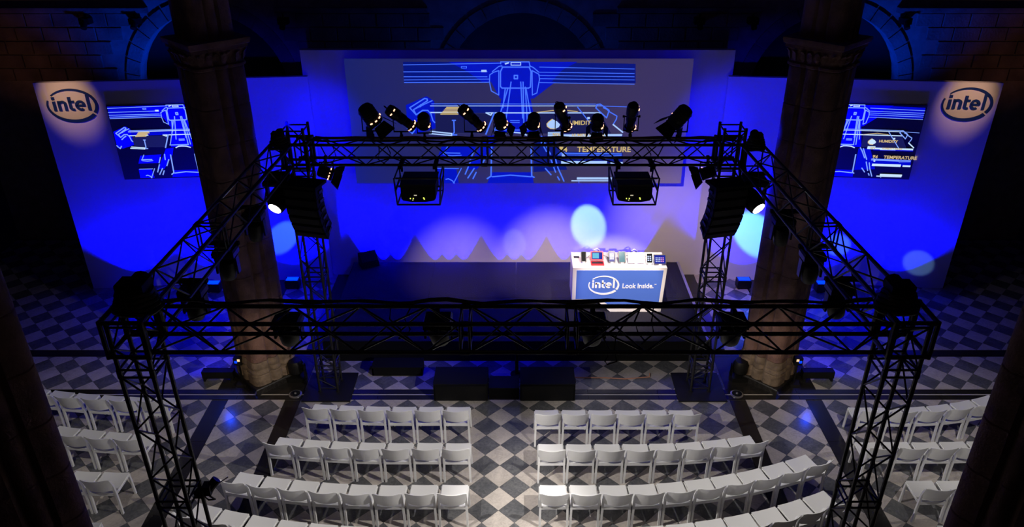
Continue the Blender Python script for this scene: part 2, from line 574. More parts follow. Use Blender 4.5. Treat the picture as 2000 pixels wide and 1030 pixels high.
for cx, cz, r in ARCH:
    N = 17
    for k in range(N):
        a0, a1 = PI * k / N + 0.006, PI * (k + 1) / N - 0.006
        pts = [(cx + rr * math.cos(a), cz + rr * math.sin(a)) for rr, a in ((r + 0.005, a0), (r + 0.005, (a0 + a1) / 2), (r + 0.005, a1), (r + 0.33, a1), (r + 0.33, (a0 + a1) / 2), (r + 0.33, a0))]
        MB().prism(pts, YB - 0.05, YB + 0.03).build('voussoir', M['wallstone'], bw)
cor = MB()
for xa_, xb_ in ((-14, -9.0), (-5.9, -2.2), (2.4, 5.9), (9.2, 14)):
    cor.box(xa_, xb_, YB - 0.20, YB, 6.20, 6.27)
    cor.box(xa_, xb_, YB - 0.12, YB, 6.14, 6.20)
tag(cor.build('trim_1', M['wallstone']), 'stone string course running along the back wall', None, None, 'structure')
lamps = MB()
for k, x in enumerate((-10.5, -9.3, -5.7, 4.4, 5.7, 9.4)):
    t = tag(MB().box(-0.12, 0.12, -0.22, 0, -0.12, 0.02).cyl((0, -0.1, 0.02), (0, -0.1, 0.12), 0.02).cyl((0, -0.16, -0.05), (0, -0.3, -0.2), 0.07, 10).build('masonry_floodlight', M['matte'], None),
            None, 'floodlight', 'small dark floodlights under the stone string course')
    t.location = (x, YB - 0.05, 6.02)
    t['label'] = 'small unlit floodlight under string course, %s from the left' % ordinal(k)


# ---------------------------------------------------------------- piers
def lobed(R0=0.56, n=72):
    circ = []
    for k in range(4):
        a = k * PI / 2 - PI / 2
        circ.append((0.40 * math.cos(a), 0.40 * math.sin(a), 0.16))
        for d, rad, rr in ((0.34, 0.415, 0.075), (-0.34, 0.415, 0.075), (PI / 4, 0.33, 0.13)):
            circ.append((rad * math.cos(a + d), rad * math.sin(a + d), rr))
    out = []
    for i in range(n):
        t = 2 * PI * i / n
        c, s_ = math.cos(t), math.sin(t)
        best = 0.36
        for x, y, r in circ:
            b = c * x + s_ * y
            disc = b * b - (x * x + y * y - r * r)
            if disc >= 0:
                best = max(best, b + math.sqrt(disc))
        out.append((t, best * R0 / 0.56))
    return out


LB = lobed()


def ring(f, z, dia=0.0, Rd=0.7):
    """f scales the lobed section, dia blends it into a diamond of half width Rd"""
    out = []
    for t, r in LB:
        rd = Rd / (abs(math.cos(t)) + abs(math.sin(t)))
        rr = r * f * (1 - dia) + rd * dia
        out.append((rr * math.cos(t), rr * math.sin(t), z))
    return out


drum_h = 0.64
drum_me = MB().loft([ring(0.975, 0.0), ring(1, 0.014), ring(1, drum_h - 0.014), ring(0.975, drum_h)]).mesh('drum', M['stone'], True)


def pier(x, y, label, top=True):
    t = thing('stone_pier', label, 'pillar', (x, y, 0), 0, 'clustered sandstone piers')
    b = MB()
    b.loft([ring(1, 0, 1, 0.74), ring(1, 0.12, 1, 0.74), ring(1, 0.14, 1, 0.72)])
    b.build('plinth', M['black_marble'], t, True)
    b = MB()
    b.loft([ring(1.08, 0.14, .1, .66), ring(1.08, 0.36, .1, .66), ring(1.04, 0.38), ring(1.09, 0.41), ring(1.09, 0.45), ring(1.02, 0.49), ring(1.05, 0.54), ring(1.05, .57), ring(1.0, 0.66)])
    b.build('base', M['pale_stone'], t, True)
    for k in range(9):
        put('drum', drum_me, t, loc=(0, 0, 0.66 + drum_h * k))
    z = 0.66 + 9 * drum_h
    cp = MB()
    cp.loft([ring(1.0, z), ring(1.07, z + 0.02), ring(1.07, z + 0.06), ring(1.0, z + 0.08), ring(1.03, z + .22, 0.25, .62), ring(1.08, z + 0.30, 0.6, .66), ring(1.1, z + 0.31, 1, 0.69), ring(1.1, z + 0.36, 1, 0.69), ring(1, z + 0.38, 1, 0.73), ring(1, z + 0.44, 1, 0.75), ring(1, z + 0.47, 1, 0.75)])
    cp.build('capital', M['stone'], t, True)
    lf = MB()
    for k in range(26):
        a = 2 * PI * k / 26
        i = int(k / 26 * len(LB))
        rr = LB[i][1] * 1.03
        p = Vector((rr * math.cos(a), rr * math.sin(a), z + 0.18))
        q = Matrix.Rotation(a, 3, 'Z')
        lf.loft([[p + q @ Vector((0.0, wv * cc, zz)) + q @ Vector((ex * (1 if cc else 1.3), 0, 0)) for cc in (-1, 0, 1)] + [p + q @ Vector((-0.03, 0, zz))]
                 for zz, wv, ex in ((-0.08, 0.02, 0.0), (-0.02, 0.055, 0.025), (0.05, 0.05, 0.035), (0.10, 0.02, 0.07))])
    o = lf.build('leaf_carving', M['stone'], t)
    if top:
        sh = MB()
        sh.loft([ring(0.86, z + 0.47), ring(0.86, 11.99)])
        sh.build('upper_shaft', M['stone'], t, True)
    return t


pier(-5.2, 13.1, 'red sandstone pier in front of the left wall screen')
pier(5.15, 13.1, 'red sandstone pier in front of the right wall screen')
pier(-5.32, 6.2, 'dark clustered pier cut by the left edge of the photo')
pier(5.32, 6.2, 'dark clustered pier cut by the right edge of the photo')


# ================================================================ BACKDROP WALLS
def strokes_logo(mb, sx, sz, y0, y1, depth_seg=28):
    """wordmark inside an open swoosh ring; unit ring half width = 1 in x and z before scaling"""
    def arc(a0, a1, w0, w1, f0=1.0, f1=1.0, n=30):
        inn, out = [], []
        for k in range(n + 1):
            s_ = k / n
            a = R(a0 + (a1 - a0) * s_)
            wd = w0 + (w1 - w0) * s_
            f = f0 + (f1 - f0) * s_
            out.append(((f + wd / 2) * math.cos(a) * sx, (f + wd * 0.75) * math.sin(a) * sz))
            inn.append(((f - wd / 2) * math.cos(a) * sx, (f - wd * 0.75) * math.sin(a) * sz))
        for k in range(n):
            q = [out[k], out[k + 1], inn[k + 1], inn[k]]
            if (a1 < a0):
                q.reverse()
            mb.prism([(a, b) for a, b in reversed(q)], y0, y1)
    arc(140, -30, 0.045, 0.13, 0.95, 0.93)
    arc(161, 323, 0.06, 0.15, 0.95, 0.95)

    def bar(x0_, x1_, z0_, z1_, slant=0.0):
        mb.prism([(x0_ * sx, z0_ * sz), (x1_ * sx, z0_ * sz), (x1_ * sx, (z1_ + slant) * sz), (x0_ * sx, z1_ * sz)], y0, y1)
    bw_, b0, xh = 0.115, -0.31, 0.28
    # i
    bar(-0.74, -0.74 + bw_, b0, xh - 0.02)
    bar(-0.74, -0.74 + bw_, 0.36, 0.52)

    def arch_(cx, cz, rx, rz, wx, wz, a0, a1, n=12):
        prev = None
        for k in range(n + 1):
            a = R(a0 + (a1 - a0) * k / n)
            o_ = (cx + rx * math.cos(a), cz + rz * math.sin(a))
            i_ = (cx + (rx - wx) * math.cos(a), cz + (rz - wz) * math.sin(a))
            if prev:
                q = [prev[0], o_, i_, prev[1]]
                if a1 > a0:
                    q.reverse()
                mb.prism([(px * sx, pz * sz) for px, pz in q][::-1], y0, y1)
            prev = (o_, i_)
    # n
    bar(-0.55, -0.55 + bw_, b0, xh)
    arch_(-0.375, xh - 0.20, 0.175, 0.21, bw_, 0.14, 180, 0)
    bar(-0.315, -0.20, b0, xh - 0.2)
    # t
    bar(-0.13, -0.015, b0 + 0.16, 0.50)
    bar(-0.13, 0.10, xh - 0.13, xh)
    arch_(0.05, b0 + 0.16, 0.18, 0.17, bw_, 0.13, 180, 280)
    # e
    arch_(0.31, (b0 + xh) / 2, 0.20, 0.31, 0.11, 0.135, 0, 305, 22)
    bar(0.15, 0.50, -0.075, 0.045)
    # l
    bar(0.58, 0.695, b0, 0.62)
    bar(0.73, 0.77, 0.50, 0.58)
    return mb


_tc = {}


def text_mesh(name, s_, size, mats, bold=0.0, depth=0.004):
    cu = bpy.data.curves.new(name, 'FONT')
    cu.body = s_
    cu.size = size
    cu.offset = bold
    cu.extrude = depth / 2
    cu.align_x = 'LEFT'
    ob = bpy.data.objects.new(name, cu)
    col.objects.link(ob)
    dg = bpy.context.evaluated_depsgraph_get()
    me = bpy.data.meshes.new_from_object(ob.evaluated_get(dg))
    bpy.data.objects.remove(ob)
    me.materials.clear()
    me.materials.append(mats)
    me.transform(Matrix.Rotation(R(90), 4, 'X'))
    return me


# centre wall
cw = thing('backdrop_wall', 'tall white central backdrop wall washed in blue behind the stage', 'backdrop', (0, 17.4, 0), 0, None)
MB().box(-4.86, 4.84, 0, 0.16, 0.30, 5.70).build('wall_panel', M['white_wall'], cw)
MB().box(-4.86, 4.84, 0.0, 0.5, 0, 0.30).build('plinth', M['white_wall'], cw)
mb = MB()
for x in (-4.6, -3.9, 3.93, 4.6):
    mb.box(x - 0.02, x + 0.02, 0.16, 0.22, 0.3, 5.6)
mb.build('back_batten', M['matte'], cw)
# wings
WL = math.hypot(5.84, 0.56)
wa = math.atan2(0.56, 5.84)
wl = thing('side_wall', 'left white wing wall washed blue, with logo and small screen', 'backdrop', (-10.56, 16.68, 0), wa)
wr = thing('side_wall', 'right white wing wall washed blue, with logo and small screen', 'backdrop', (4.72, 17.24, 0), -wa)
for t in (wl, wr):
    MB().box(0, WL, 0, 0.12, 0.30, 5.15).build('wall_panel', M['white_wall'], t)
    MB().box(0, WL, 0.0, 0.5, 0, 0.30).build('plinth', M['white_wall'], t)


def K(pts):
    return [(800 + x / 3.962, 110 + y / 3.962) for x, y in pts]


def J(pts):
    return [(690 + x / 5.714, 180 + y / 5.714) for x, y in pts]


def J2(pts):
    return [(1020 + x / 5.714, 180 + y / 5.714) for x, y in pts]


# drawing on the projected image: (kind, points in photo pixels, width in metres)
DR = []


def L(kind, pts, wd=0.022):
    DR.append((kind, pts, wd))


def F(kind, pts):
    DR.append((kind, pts, None))


F('filld', K([(-52, 45), (700, 20), (930, 20), (1750, 60), (1750, 210), (1000, 205), (640, 200), (-52, 205)]))
F('fillb', K([(300, 25), (1300, 25), (1180, 110), (1100, 200), (560, 200), (430, 110)]))
F('fillb', K([(630, 200), (1130, 200), (960, 330), (700, 330)]))
F('fillb', K([(725, 250), (920, 250), (990, 600), (660, 600)]))
F('fillb', K([(-40, 380), (130, 310), (190, 350), (200, 560), (60, 600), (-40, 590)]))
F('filld', K([(190, 370), (700, 370), (700, 440), (190, 440)]))
F('filln', K([(200, 445), (645, 445), (600, 600), (200, 590)]))
F('filln', K([(985, 445), (1480, 445), (1560, 600), (985, 600)]))
F('fillb', K([(250, 700), (520, 690), (470, 800), (210, 800)]))
F('fillb', K([(590, 620), (690, 610), (660, 700), (520, 880), (440, 880)]))
F('filld', K([(960, 620), (1110, 620), (1220, 880), (960, 900)]))
F('fillb', K([(640, 900), (950, 900), (960, 985), (600, 985)]))
F('fillb', K([(200, 870), (360, 870), (380, 985), (200, 985)]))
F('filld', K([(1150, 600), (1650, 610), (1650, 640), (1150, 640)]))
F('filld', K([(1150, 740), (1650, 750), (1650, 830), (1180, 830)]))
# sensor head
L('ln', K([(705, 60), (705, 35), (925, 30), (932, 85)]))
L('ln', K([(715, 85), (925, 85), (940, 120), (935, 240), (920, 248), (715, 248), (703, 235), (703, 120), (720, 85)]), 0.028)
L('lnw', K([(785, 50), (860, 50), (860, 70), (785, 70), (785, 50)]), 0.016)
L('lnw', K([(740, 60), (765, 52)]), 0.03)
L('ln', K([(690, 112), (650, 125), (620, 145), (618, 200), (632, 270), (690, 302), (690, 112)]))
L('ln', K([(948, 112), (1000, 140), (1006, 180), (985, 285), (950, 302), (948, 112)]))
L('ln', K([(640, 120), (690, 80), (715, 75)]))
L('ln', K([(930, 75), (960, 90), (1000, 125)]))
L('ln', K([(810, 150), (835, 150), (835, 175), (810, 175), (810, 150)]), 0.03)
for y0, y1, x0, x1 in ((68, 55, -50, 700), (122, 120, -50, 600), (205, 203, -50, 612), (185, 178, -50, 615), (160, 160, -50, 600)):
    L('ln', K([(x0, y0), (x1, y1)]), 0.016)
for y0, y1 in ((85, 100), (125, 135), (175, 185), (205, 218), (150, 160)):
    L('ln', K([(1005, y0), (1740, y1)]), 0.014)
L('ln', K([(400, 80), (440, 80), (440, 93), (400, 93), (400, 80)]), 0.014)
L('lnw', K([(560, 115), (590, 115)]), 0.05)
# mast
for a, b in (((760, 250), (700, 450)), ((740, 250), (722, 400)), ((785, 200), (745, 500)), ((878, 200), (885, 575)), ((895, 240), (915, 570)), ((900, 245), (945, 500)), ((860, 200), (875, 480))):
    L('ln', K([a, b]), 0.026)
L('ln', K([(780, 500), (850, 500)]), 0.02)
L('ln', K([(780, 515), (850, 515)]), 0.02)
# horizon lines
L('ln', K([(170, 370), (1440, 372)]), 0.018)
L('lnw', K([(160, 386), (1480, 386)]), 0.018)
L('lnw', K([(160, 437), (400, 437)]), 0.026)
L('lnw', K([(590, 440), (1480, 440)]), 0.026)
L('ln', K([(1440, 386), (1740, 395)]), 0.014)
for k in range(6):
    L('ylw', K([(285 - k * 9, 397 + k * 10.5), (415 - k * 12 + (20 if k % 2 else 0), 397 + k * 10.5)]), 0.022)
L('ylw', K([(980, 437), (1160, 415), (1300, 430)]), 0.016)
L('ln', K([(655, 440), (590, 605)]), 0.034)
L('ln', K([(700, 440), (655, 575)]), 0.022)
L('ln', K([(650, 573), (890, 573)]), 0.026)
L('lnw', K([(590, 440), (628, 458), (640, 440)]), 0.026)
L('lnw', K([(720, 610), (760, 592), (800, 590), (860, 595), (905, 612)]), 0.03)
L('ln', K([(330, 498), (355, 498)]), 0.03)
L('ln', K([(342, 498), (345, 590), (330, 610), (365, 610)]), 0.03)
# small robot arm at the left
L('ln', K([(0, 400), (115, 328), (135, 332), (138, 345), (30, 415), (50, 455), (0, 400)]), 0.028)
L('ln', K([(30, 415), (130, 365), (175, 345)]), 0.024)
L('ln', K([(50, 455), (100, 420), (140, 420), (165, 450), (180, 500), (195, 515)]), 0.028)
L('ln', K([(60, 485), (95, 455), (120, 440)]), 0.03)
L('ln', K([(-20, 560), (20, 600), (40, 570)]), 0.03)
L('lnw', K([(165, 583), (325, 600), (325, 615), (150, 600)]), 0.028)
L('ln', K([(75, 385), (85, 375), (92, 385), (82, 395), (75, 385)]), 0.014)
# small robot at the right
L('ln', K([(1445, 395), (1450, 375), (1475, 372), (1545, 420), (1525, 478), (1440, 400)]), 0.026)
L('ln', K([(1500, 400), (1525, 410), (1545, 430)]), 0.026)
L('ln', K([(1545, 430), (1605, 465), (1600, 490), (1575, 530)]), 0.024)
L('lnw', K([(1575, 530), (1650, 590)]), 0.03)
L('ln', K([(1300, 395), (1470, 610)]), 0.022)
L('lnw', K([(1380, 480), (1390, 480)]), 0.05)
# lower parts
for pts, wd in (([(300, 690), (260, 760)], 0.022), ([(260, 750), (390, 752)], 0.026), ([(270, 765), (330, 772), (400, 768)], 0.02),
                ([(500, 730), (470, 800)], .03), ([(470, 820), (430, 915)], 0.03), ([(500, 870), (450, 945)], 0.03), ([(515, 900), (490, 950)], 0.03),
                ([(560, 690), (555, 760)], .03), ([(600, 760), (560, 840)], .03), ([(400, 870), (340, 985)], 0.022), ([(280, 955), (300, 950), (330, 965), (345, 990)], 0.026),
                ([(635, 700), (630, 930), (600, 950)], 0.034), ([(940, 700), (945, 930), (965, 940)], 0.034), ([(640, 935), (780, 922), (940, 935)], 0.03),
                ([(1050, 870), (1095, 920)], 0.03), ([(1090, 790), (1130, 900)], 0.03), ([(1130, 800), (1150, 870)], 0.03), ([(1150, 870), (1195, 970)], 0.03),
                ([(1145, 935), (1160, 960)], 0.03), ([(980, 610), (1010, 650), (1060, 740)], .03), ([(1020, 620), (1090, 760)], .03),
                ([(1150, 752), (1640, 758)], 0.026), ([(1150, 765), (1500, 768)], 0.02), ([(1500, 780), (1510, 775), (1640, 770)], .02),
                ([(1310, 960), (1310, 990)], 0.014), ([(210, 870), (380, 872)], 0.016)):
    L('ln', K(pts), wd)
L('lnw', K([(1075, 615), (1640, 612)]), 0.05)
L('lnw', K([(1240, 618), (1420, 616)]), 0.06)
L('lnw', K([(1180, 825), (1520, 825)]), 0.075)
L('lnw', K([(1560, 828), (1645, 828)]), 0.05)
L('lnw', K([(1300, 948), (1560, 948)]), 0.055)
L('lnw', K([(1255, 966), (1560, 966)]), 0.028)
# droplet, thermometer
drop = [(1112 + 52 * math.cos(a) * (1 if math.sin(a) > -0.2 else 0.75), 530 + 34 * math.sin(a)) for a in [2 * PI * k / 20 for k in range(20)]]
F('lnw', K([(1105, 488)] + [p for p in drop if p[1] > 505 or abs(p[0] - 1112) > 35][0:0] + [(1140, 505), (1165, 530), (1155, 550), (1130, 562), (1090, 560), (1065, 545), (1062, 525), (1080, 505)]))
L('ylw', K([(1105, 488), (1080, 505), (1062, 525), (1065, 545), (1090, 562), (1130, 564)]), 0.018)
F('ylw', K([(1160, 700), (1180, 705), (1190, 725), (1160, 722)]))
F('lnw', K([(1175, 745), (1205, 748), (1200, 785), (1180, 783)]))
L('lnw', K([(1072, 592), (1165, 590)]), 0.02)
L('lnw', K([(1072, 600), (1165, 598)]), 0.02)
TX = [('HUMIDITY', (1198, 532), 0.125, 'ylw'), ('TEMPERATURE', (1296, 742), 0.16, 'ylw'), ('74', (1158, 742), 0.16, 'ylw'), ('50%', (1105, 620), 0.09, 'ylw'), ('HUMIDITY INDEX', (1255, 622), 0.08, 'ylw')]

YS = 17.08


def norm(p):
    X, Z = at(p[0], p[1], YS)
    return (X + 0.02) / 2.53, (Z - 4.078) / 1.457      # -1..1 across the image


def screen_art(parent, hx, hz, cx, cz, y, scale, keys=('filld', 'fillb', 'filln', 'ln', 'lnw', 'ylw')):
    """flat picture on the screen face (local x, z), as thin emissive strips"""
    mats = [M[k] for k in keys]
    idx = dict(filld=0, fillb=1, filln=2, ln=3, lnw=4, ylw=5)
    mb = MB()
    lay = 0

    def P(p):
        a, b = norm(p)
        return cx + max(-0.995, min(a, 1.35 if hx > 2 else 0.985)) * hx, cz + max(-0.985, min(b, 0.985)) * hz
    for kind, pts, wd in DR:
        lay += 1
        yy = y - (0.001 + 0.00002 * lay if wd is None else 0.004 + 0.00001 * lay)
        q = [P(p) for p in pts]
        if wd is None:
            mb.add([(a, yy, b) for a, b in q], [tuple(range(len(q)))], idx[kind])
            continue
        h = wd * scale / 2
        for a, b in zip(q[:-1], q[1:]):
            d = Vector((b[0] - a[0], b[1] - a[1]))
            if d.length < 1e-4:
                continue
            d.normalize()
            nx, nz = -d.y * h, d.x * h
            ex, ez = d.x * h * .6, d.y * h * .6
            mb.add([(a[0] + nx - ex, yy, a[1] + nz - ez), (a[0] - nx - ex, yy, a[1] - nz - ez), (b[0] - nx + ex, yy, b[1] - nz + ez), (b[0] + nx + ex, yy, b[1] + nz + ez)], [(0, 1, 2, 3)], idx[kind])
    mb.build('picture', mats, parent)
    for s_, p, size, k in TX:
        me = text_mesh('lettering', s_, size * hz / 1.48 * 1.15, M[k], 0.0025, 0.001)
        a, b = P(K([p])[0])
        put('lettering', me, parent, loc=(a, y - 0.007, b), scale=(hx / hz * 1.48 / 2.57 * 1.05, 1, 1), label='yellow capitals on the picture')


ps = thing('projection_screen', 'wide grey screen with blue line drawing of a robot, above the stage', 'screen', (0, 17.4, 0))
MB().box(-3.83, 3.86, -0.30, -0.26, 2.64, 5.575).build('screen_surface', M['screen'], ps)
MB().box(-3.81, 3.84, -0.26, -0.2, 2.66, 5.555).build('frame', M['matte'], ps)
for bx in (-3.4, -1.1, 1.1, 3.4):
    for bz in (2.9, 5.2):
        MB().box(bx - .04, bx + .04, -.2, 0, bz - .04, bz + .04).build('bracket', M['steel'], ps)
screen_art(ps, 2.53, 1.457, -0.02, 4.078, -0.30, 1.0)
for t, x0, s0, lab in ((wl, -7.66, None, 'left'), (wr, 7.60, None, 'right')):
    loc = Vector((x0, 0, 0))
    base = t.location
    lx = (x0 - base.x) / math.cos(wa)
    p = thing('projection_screen', 'smaller screen with bright blue robot drawing on the %s wing wall' % lab, 'screen', base, t.rotation_euler.z, None)
    MB().box(lx - 1.5, lx + 1.5, -0.03, 0, 2.86, 4.62).build('screen_surface', M['screen_dark'], p)
    screen_art(p, 1.49, 0.87, lx, 3.74, -0.03, 0.8, ('filld2', 'fillb2', 'filln', 'ln2', 'lnw2', 'ylw'))
# wall logos: cut letters standing off the wing walls
for t, x0, z0, lab in ((wl, -9.86, 4.64, 'left'), (wr, 9.92, 4.67, 'right')):
    lx = (x0 - t.location.x) / math.cos(wa)
    p = thing('wall_sign', 'navy oval ring sign with cut lettering on the %s wing wall' % lab, 'sign', (t.location.x, t.location.y, 0), t.rotation_euler.z, 'navy logo signs on the wing walls')
    mb = MB()
    strokes_logo(mb, 0.55, 0.375, -0.022, 0.0)
    # move to place, split ring and letters
    nring = 60 * 8
    ringm, letm = MB(), MB()
    for src, sel in ((ringm, lambda k: k < 60), (letm, lambda k: k >= 60)):
        pass
    for v in range(len(mb.v)):
        x, y, z = mb.v[v]
        mb.v[v] = (x + lx, y, z + z0)
    ringf = [f for f in mb.f if max(f) < 60 * 8]
    letf = [f for f in mb.f if max(f) >= 60 * 8]
    a = MB(); a.v = mb.v[:480]; a.f = ringf; a.m = [0] * len(ringf)
    b = MB(); b.v = mb.v[480:]; b.f = [tuple(i - 480 for i in f) for f in letf]; b.m = [0] * len(letf)
    a.build('oval_ring', M['navy'], p)
    b.build('lettering', M['navy'], p)

# ================================================================ STAGE
st = thing('stage', 'low black carpeted stage platform in front of the backdrop', 'stage', (0, 13.6, 0))
zt = 0.50
xsd = [-4.1 + 8.1 / 4 * k for k in range(5)]
for k in range(4):
    for j in range(2):
        y0 = 1.77 * j
        MB().box(xsd[k] + .002, xsd[k + 1] - .002, y0 + .002, y0 + 1.766, zt - 0.1, zt).build('deck_panel', M['carpet'], st)
MB().box(-4.1, 4.0, -0.02, 0, 0, zt).box(-4.12, -4.1, -0.02, 3.54, 0, zt).box(4.0, 4.02, -0.02, 3.54, 0, zt).build('skirt', M['matte'], st)
mb = MB()
for x in (-4.0, -2.1, 0, 2.0, 3.9):
    for y in (0.1, 1.75, 3.4):
        mb.cyl((x, y, 0), (x, y, zt - 0.1), 0.025)
mb.build('support_leg', M['steel'], st)
mb = MB().box(3.975, 4.035, -0.02, 3.54, zt, zt + 0.012)
mb.build('edge_trim', M['silver'], st, label='thin pale metal edge strip')
sp = thing('stage_step', 'black wooden step in front of the stage, left of centre', 'step', (-2.5, 13.22, 0))
MB().box(-0.52, 0.52, -0.2, 0.15, 0.2, 0.23).build('tread', M['matte'], sp)
MB().box(-0.52, 0.52, -0.17, -0.15, 0.0, 0.2).box(-0.52, -0.49, -.17, 0.15, 0, .2).box(.49, .52, -.17, .15, 0, .2).build('riser', M['matte'], sp)
# subs between stage and chairs
for x0, x1, lab in ((-1.66, -0.6, 'wide black subwoofer box before the stage, left of the centre cable box'), (0.04, 1.12, 'wide black subwoofer box before the stage, right of the centre cable box')):
    t = thing('subwoofer', lab, 'speaker', ((x0 + x1) / 2, 12.42, 0), 0, 'black subwoofers on the floor before the stage')
    h = (x1 - x0) / 2
    MB().box(-h, h, -0.22, 0.36, 0.02, 0.42).build('cabinet', M['matte'], t)
    MB().box(-h + .03, h - .03, -0.24, -0.22, 0.05, 0.39).build('grille', M['black'], t)
    for sx in (-1, 1):
        for sy in (-.17, .31):
            MB().cyl((sx * (h - .06), sy, 0), (sx * (h - .06), sy, .02), .03).build('foot', M['rubber'], t)
        MB().tube([(sx * (h - .002), 0.0, .3), (sx * (h + .02), 0.0, .3), (sx * (h + .02), 0.14, .3), (sx * (h - .002), 0.14, .3)], .008).build('handle', M['steel'], t)
t = thing('cable_box', 'low black box between the two subwoofers', 'box', (-0.28, 12.52, 0))
MB().box(-0.3, 0.3, -0.2, 0.2, 0, 0.22).build('case', M['matte'], t)
MB().box(-0.3, 0.3, -0.2, 0.2, 0.22, 0.24).build('lid', M['black'], t)
t = thing('microphone_stand', 'thin black upright stand behind the low black box', 'stand', (-0.03, 13.1, 0))
MB().cyl((0, 0, 0), (0, 0, 0.02), 0.13, 16).build('base', M['matte'], t)
MB().cyl((0, 0, 0.02), (0, 0, 0.78), 0.035, 8).build('pole', M['matte'], t)
MB().cbox((0, 0, 0.82), (0.1, 0.07, 0.1)).build('head', M['matte'], t)
# monitor wedge at the stage corner
t = thing('stage_monitor', 'black wedge speaker on the back left corner of the stage', 'speaker', (-3.72, 17.0, zt), 0.45)
MB().add([(-.22, -.17, 0), (.22, -.17, 0), (.22, .17, 0), (-.22, .17, 0), (-.22, -.14, .12), (.22, -.14, .12), (.22, .13, .32), (-.22, .13, .32)],
         [(3, 2, 1, 0), (4, 5, 6, 7), (0, 1, 5, 4), (1, 2, 6, 5), (2, 3, 7, 6), (3, 0, 4, 7)]).build('cabinet', M['matte'], t)
gr = MB().add([(-.19, -.12, .14), (.19, -.12, .14), (.19, .11, .312), (-.19, .11, .312), (-.19, -.125, .15), (.19, -.125, .15), (.19, .105, .325), (-.19, .105, .325)],
              [(4, 5, 6, 7), (0, 1, 5, 4), (1, 2, 6, 5), (2, 3, 7, 6), (3, 0, 4, 7)])
gr.build('grille', M['black'], t)
# orange tube drawn in for a reflection on the floor; round floor discs
tag(MB().tube([(1.1, 12.98, .01), (1.8, 12.97, .01), (2.2, 12.93, .01), (2.5, 12.97, .01), (2.72, 13.0, .01), (2.74, 13.12, .01)], 0.012).build('floor_reflection', M['reflect_line'], None), 'thin orange reflection drawn on the floor right of the subwoofers', 'cable')
for x, y, lab in ((-4.46, 12.43, 'left'), (4.38, 12.43, 'right')):
    t = thing('floor_light', 'round steel floor light disc beside the %s pier' % lab, 'floor light', (x, y, 0), 0, 'round floor light discs')
    MB().lathe([(0.13, 0), (0.13, 0.012), (0.10, 0.02)], 24).build('rim', M['silver'], t)
    MB().lathe([(0.10, 0.019), (0.10, 0.023)], 24).build('lens', M['glass'], t)
    MB().lathe([(0.025, 0.024), (0.018, 0.045)], 10).build('bolt', M['silver'], t)

# ---------------------------------------------------------------- counter and devices
CY = 14.77
ct = thing('demo_counter', 'white demonstration counter with blue lettered front on the stage', 'counter', (2.21, CY, zt))
ox = 2.21
prof = [(1.19, 1.61), (1.19, 0.74), (1.80, 0.74), (2.06, 0.50), (3.19, 0.50), (3.24, 1.61)]
MB().prism([(x - ox, z - zt) for x, z in prof], 0.0, 0.76).build('body', M['counter'], ct)
MB().box(1.45 - ox, 1.75 - ox, 0.2, 0.6, 0, 0.24).build('foot', M['matte'], ct)
fp = [(1.275, 1.555), (1.275, 0.83), (1.82, 0.83), (2.11, 0.60), (3.12, 0.60), (3.165, 1.555)]
MB().prism([(x - ox, z - zt) for x, z in fp], -0.006, 0.0).build('front_panel', M['cfront'], ct)
mb = MB()
strokes_logo(mb, 0.345, 0.235, -0.014, -0.006)
mb.v = [(x + 1.88 - ox, y, z + 1.19 - zt) for x, y, z in mb.v]
mb.build('oval_wordmark', M['white_print'], ct, label='white oval wordmark')
me = text_mesh('slogan', 'Look Inside.', 0.165, M['white_print'], 0.003, 0.008)
put('slogan', me, ct, loc=(2.285 - ox, -0.010, 1.115 - zt), scale=(0.86, 1, 1.0), label='white slogan lettering')
me = text_mesh('trade_mark', 'TM', 0.035, M['white_print'], 0.0005, 0.008)
put('trade_mark', me, ct, loc=(2.99 - ox, -0.010, 1.19 - zt))
ZC = 1.61


def device(name, label, cat, x, y, wd, ht, body, scr, icons=None, tilt=48, extra=None):
    t = thing(name, label, cat, (x, y, ZC))
    rot = Matrix.Rotation(R(90 - tilt), 3, 'X') @ Matrix.Rotation(0, 3, 'Y')
    rx = Matrix.Rotation(-R(90 - tilt), 3, 'X')

    def pl(mb_, x0, x1, z0, z1, y0, y1):
        vs = [rx @ Vector((a, b, c)) for c in (z0, z1) for a, b in ((x0, y0), (x1, y0), (x1, y1), (x0, y1))]
        vs = [v + Vector((0, -0.10, 0.035)) for v in vs]
        return mb_.add(vs, [(3, 2, 1, 0), (4, 5, 6, 7), (0, 1, 5, 4), (1, 2, 6, 5), (2, 3, 7, 6), (3, 0, 4, 7)])
    pl(MB(), -wd / 2, wd / 2, 0, ht, 0, 0.012).build('casing', M[body], t)
    e = 0.016 if scr != 'cream' else 0.03
    pl(MB(), -wd / 2 + e, wd / 2 - e, e, ht - e, -0.002, 0.0).build('display', M[scr], t)
    if icons:
        ic = MB()
        ic2 = MB()
        nx, nz, which = icons
        ix, iz = (wd - 2 * e) * 0.8 / nx, (ht - 2 * e) * 0.62 / nz
        for a in range(nx):
            for b in range(nz):
                xx = -(wd - 2 * e) * 0.4 + ix * a
                zz = ht * 0.24 + iz * b
                pl(ic2 if (which == 'mix' and a >= nx / 2) else ic, xx, xx + ix * 0.7, zz, zz + iz * 0.62, -0.004, -0.002)
        ic.build('icon_tiles', M['tilew'], t)
        if which == 'mix':
            ic2.build('icon_tiles', M['tilep'], t, label='pink icons')
    st_ = MB()
    st_.box(-0.035, 0.035, -0.12, 0.05, 0.0, 0.012)
    st_.cyl((0, 0.03, 0.01), (0, -0.04, 0.09), 0.008, 6)
    st_.box(-0.03, 0.03, -0.125, -0.1, 0.012, 0.04)
    st_.build('easel', M['white_print'], t)
    return t


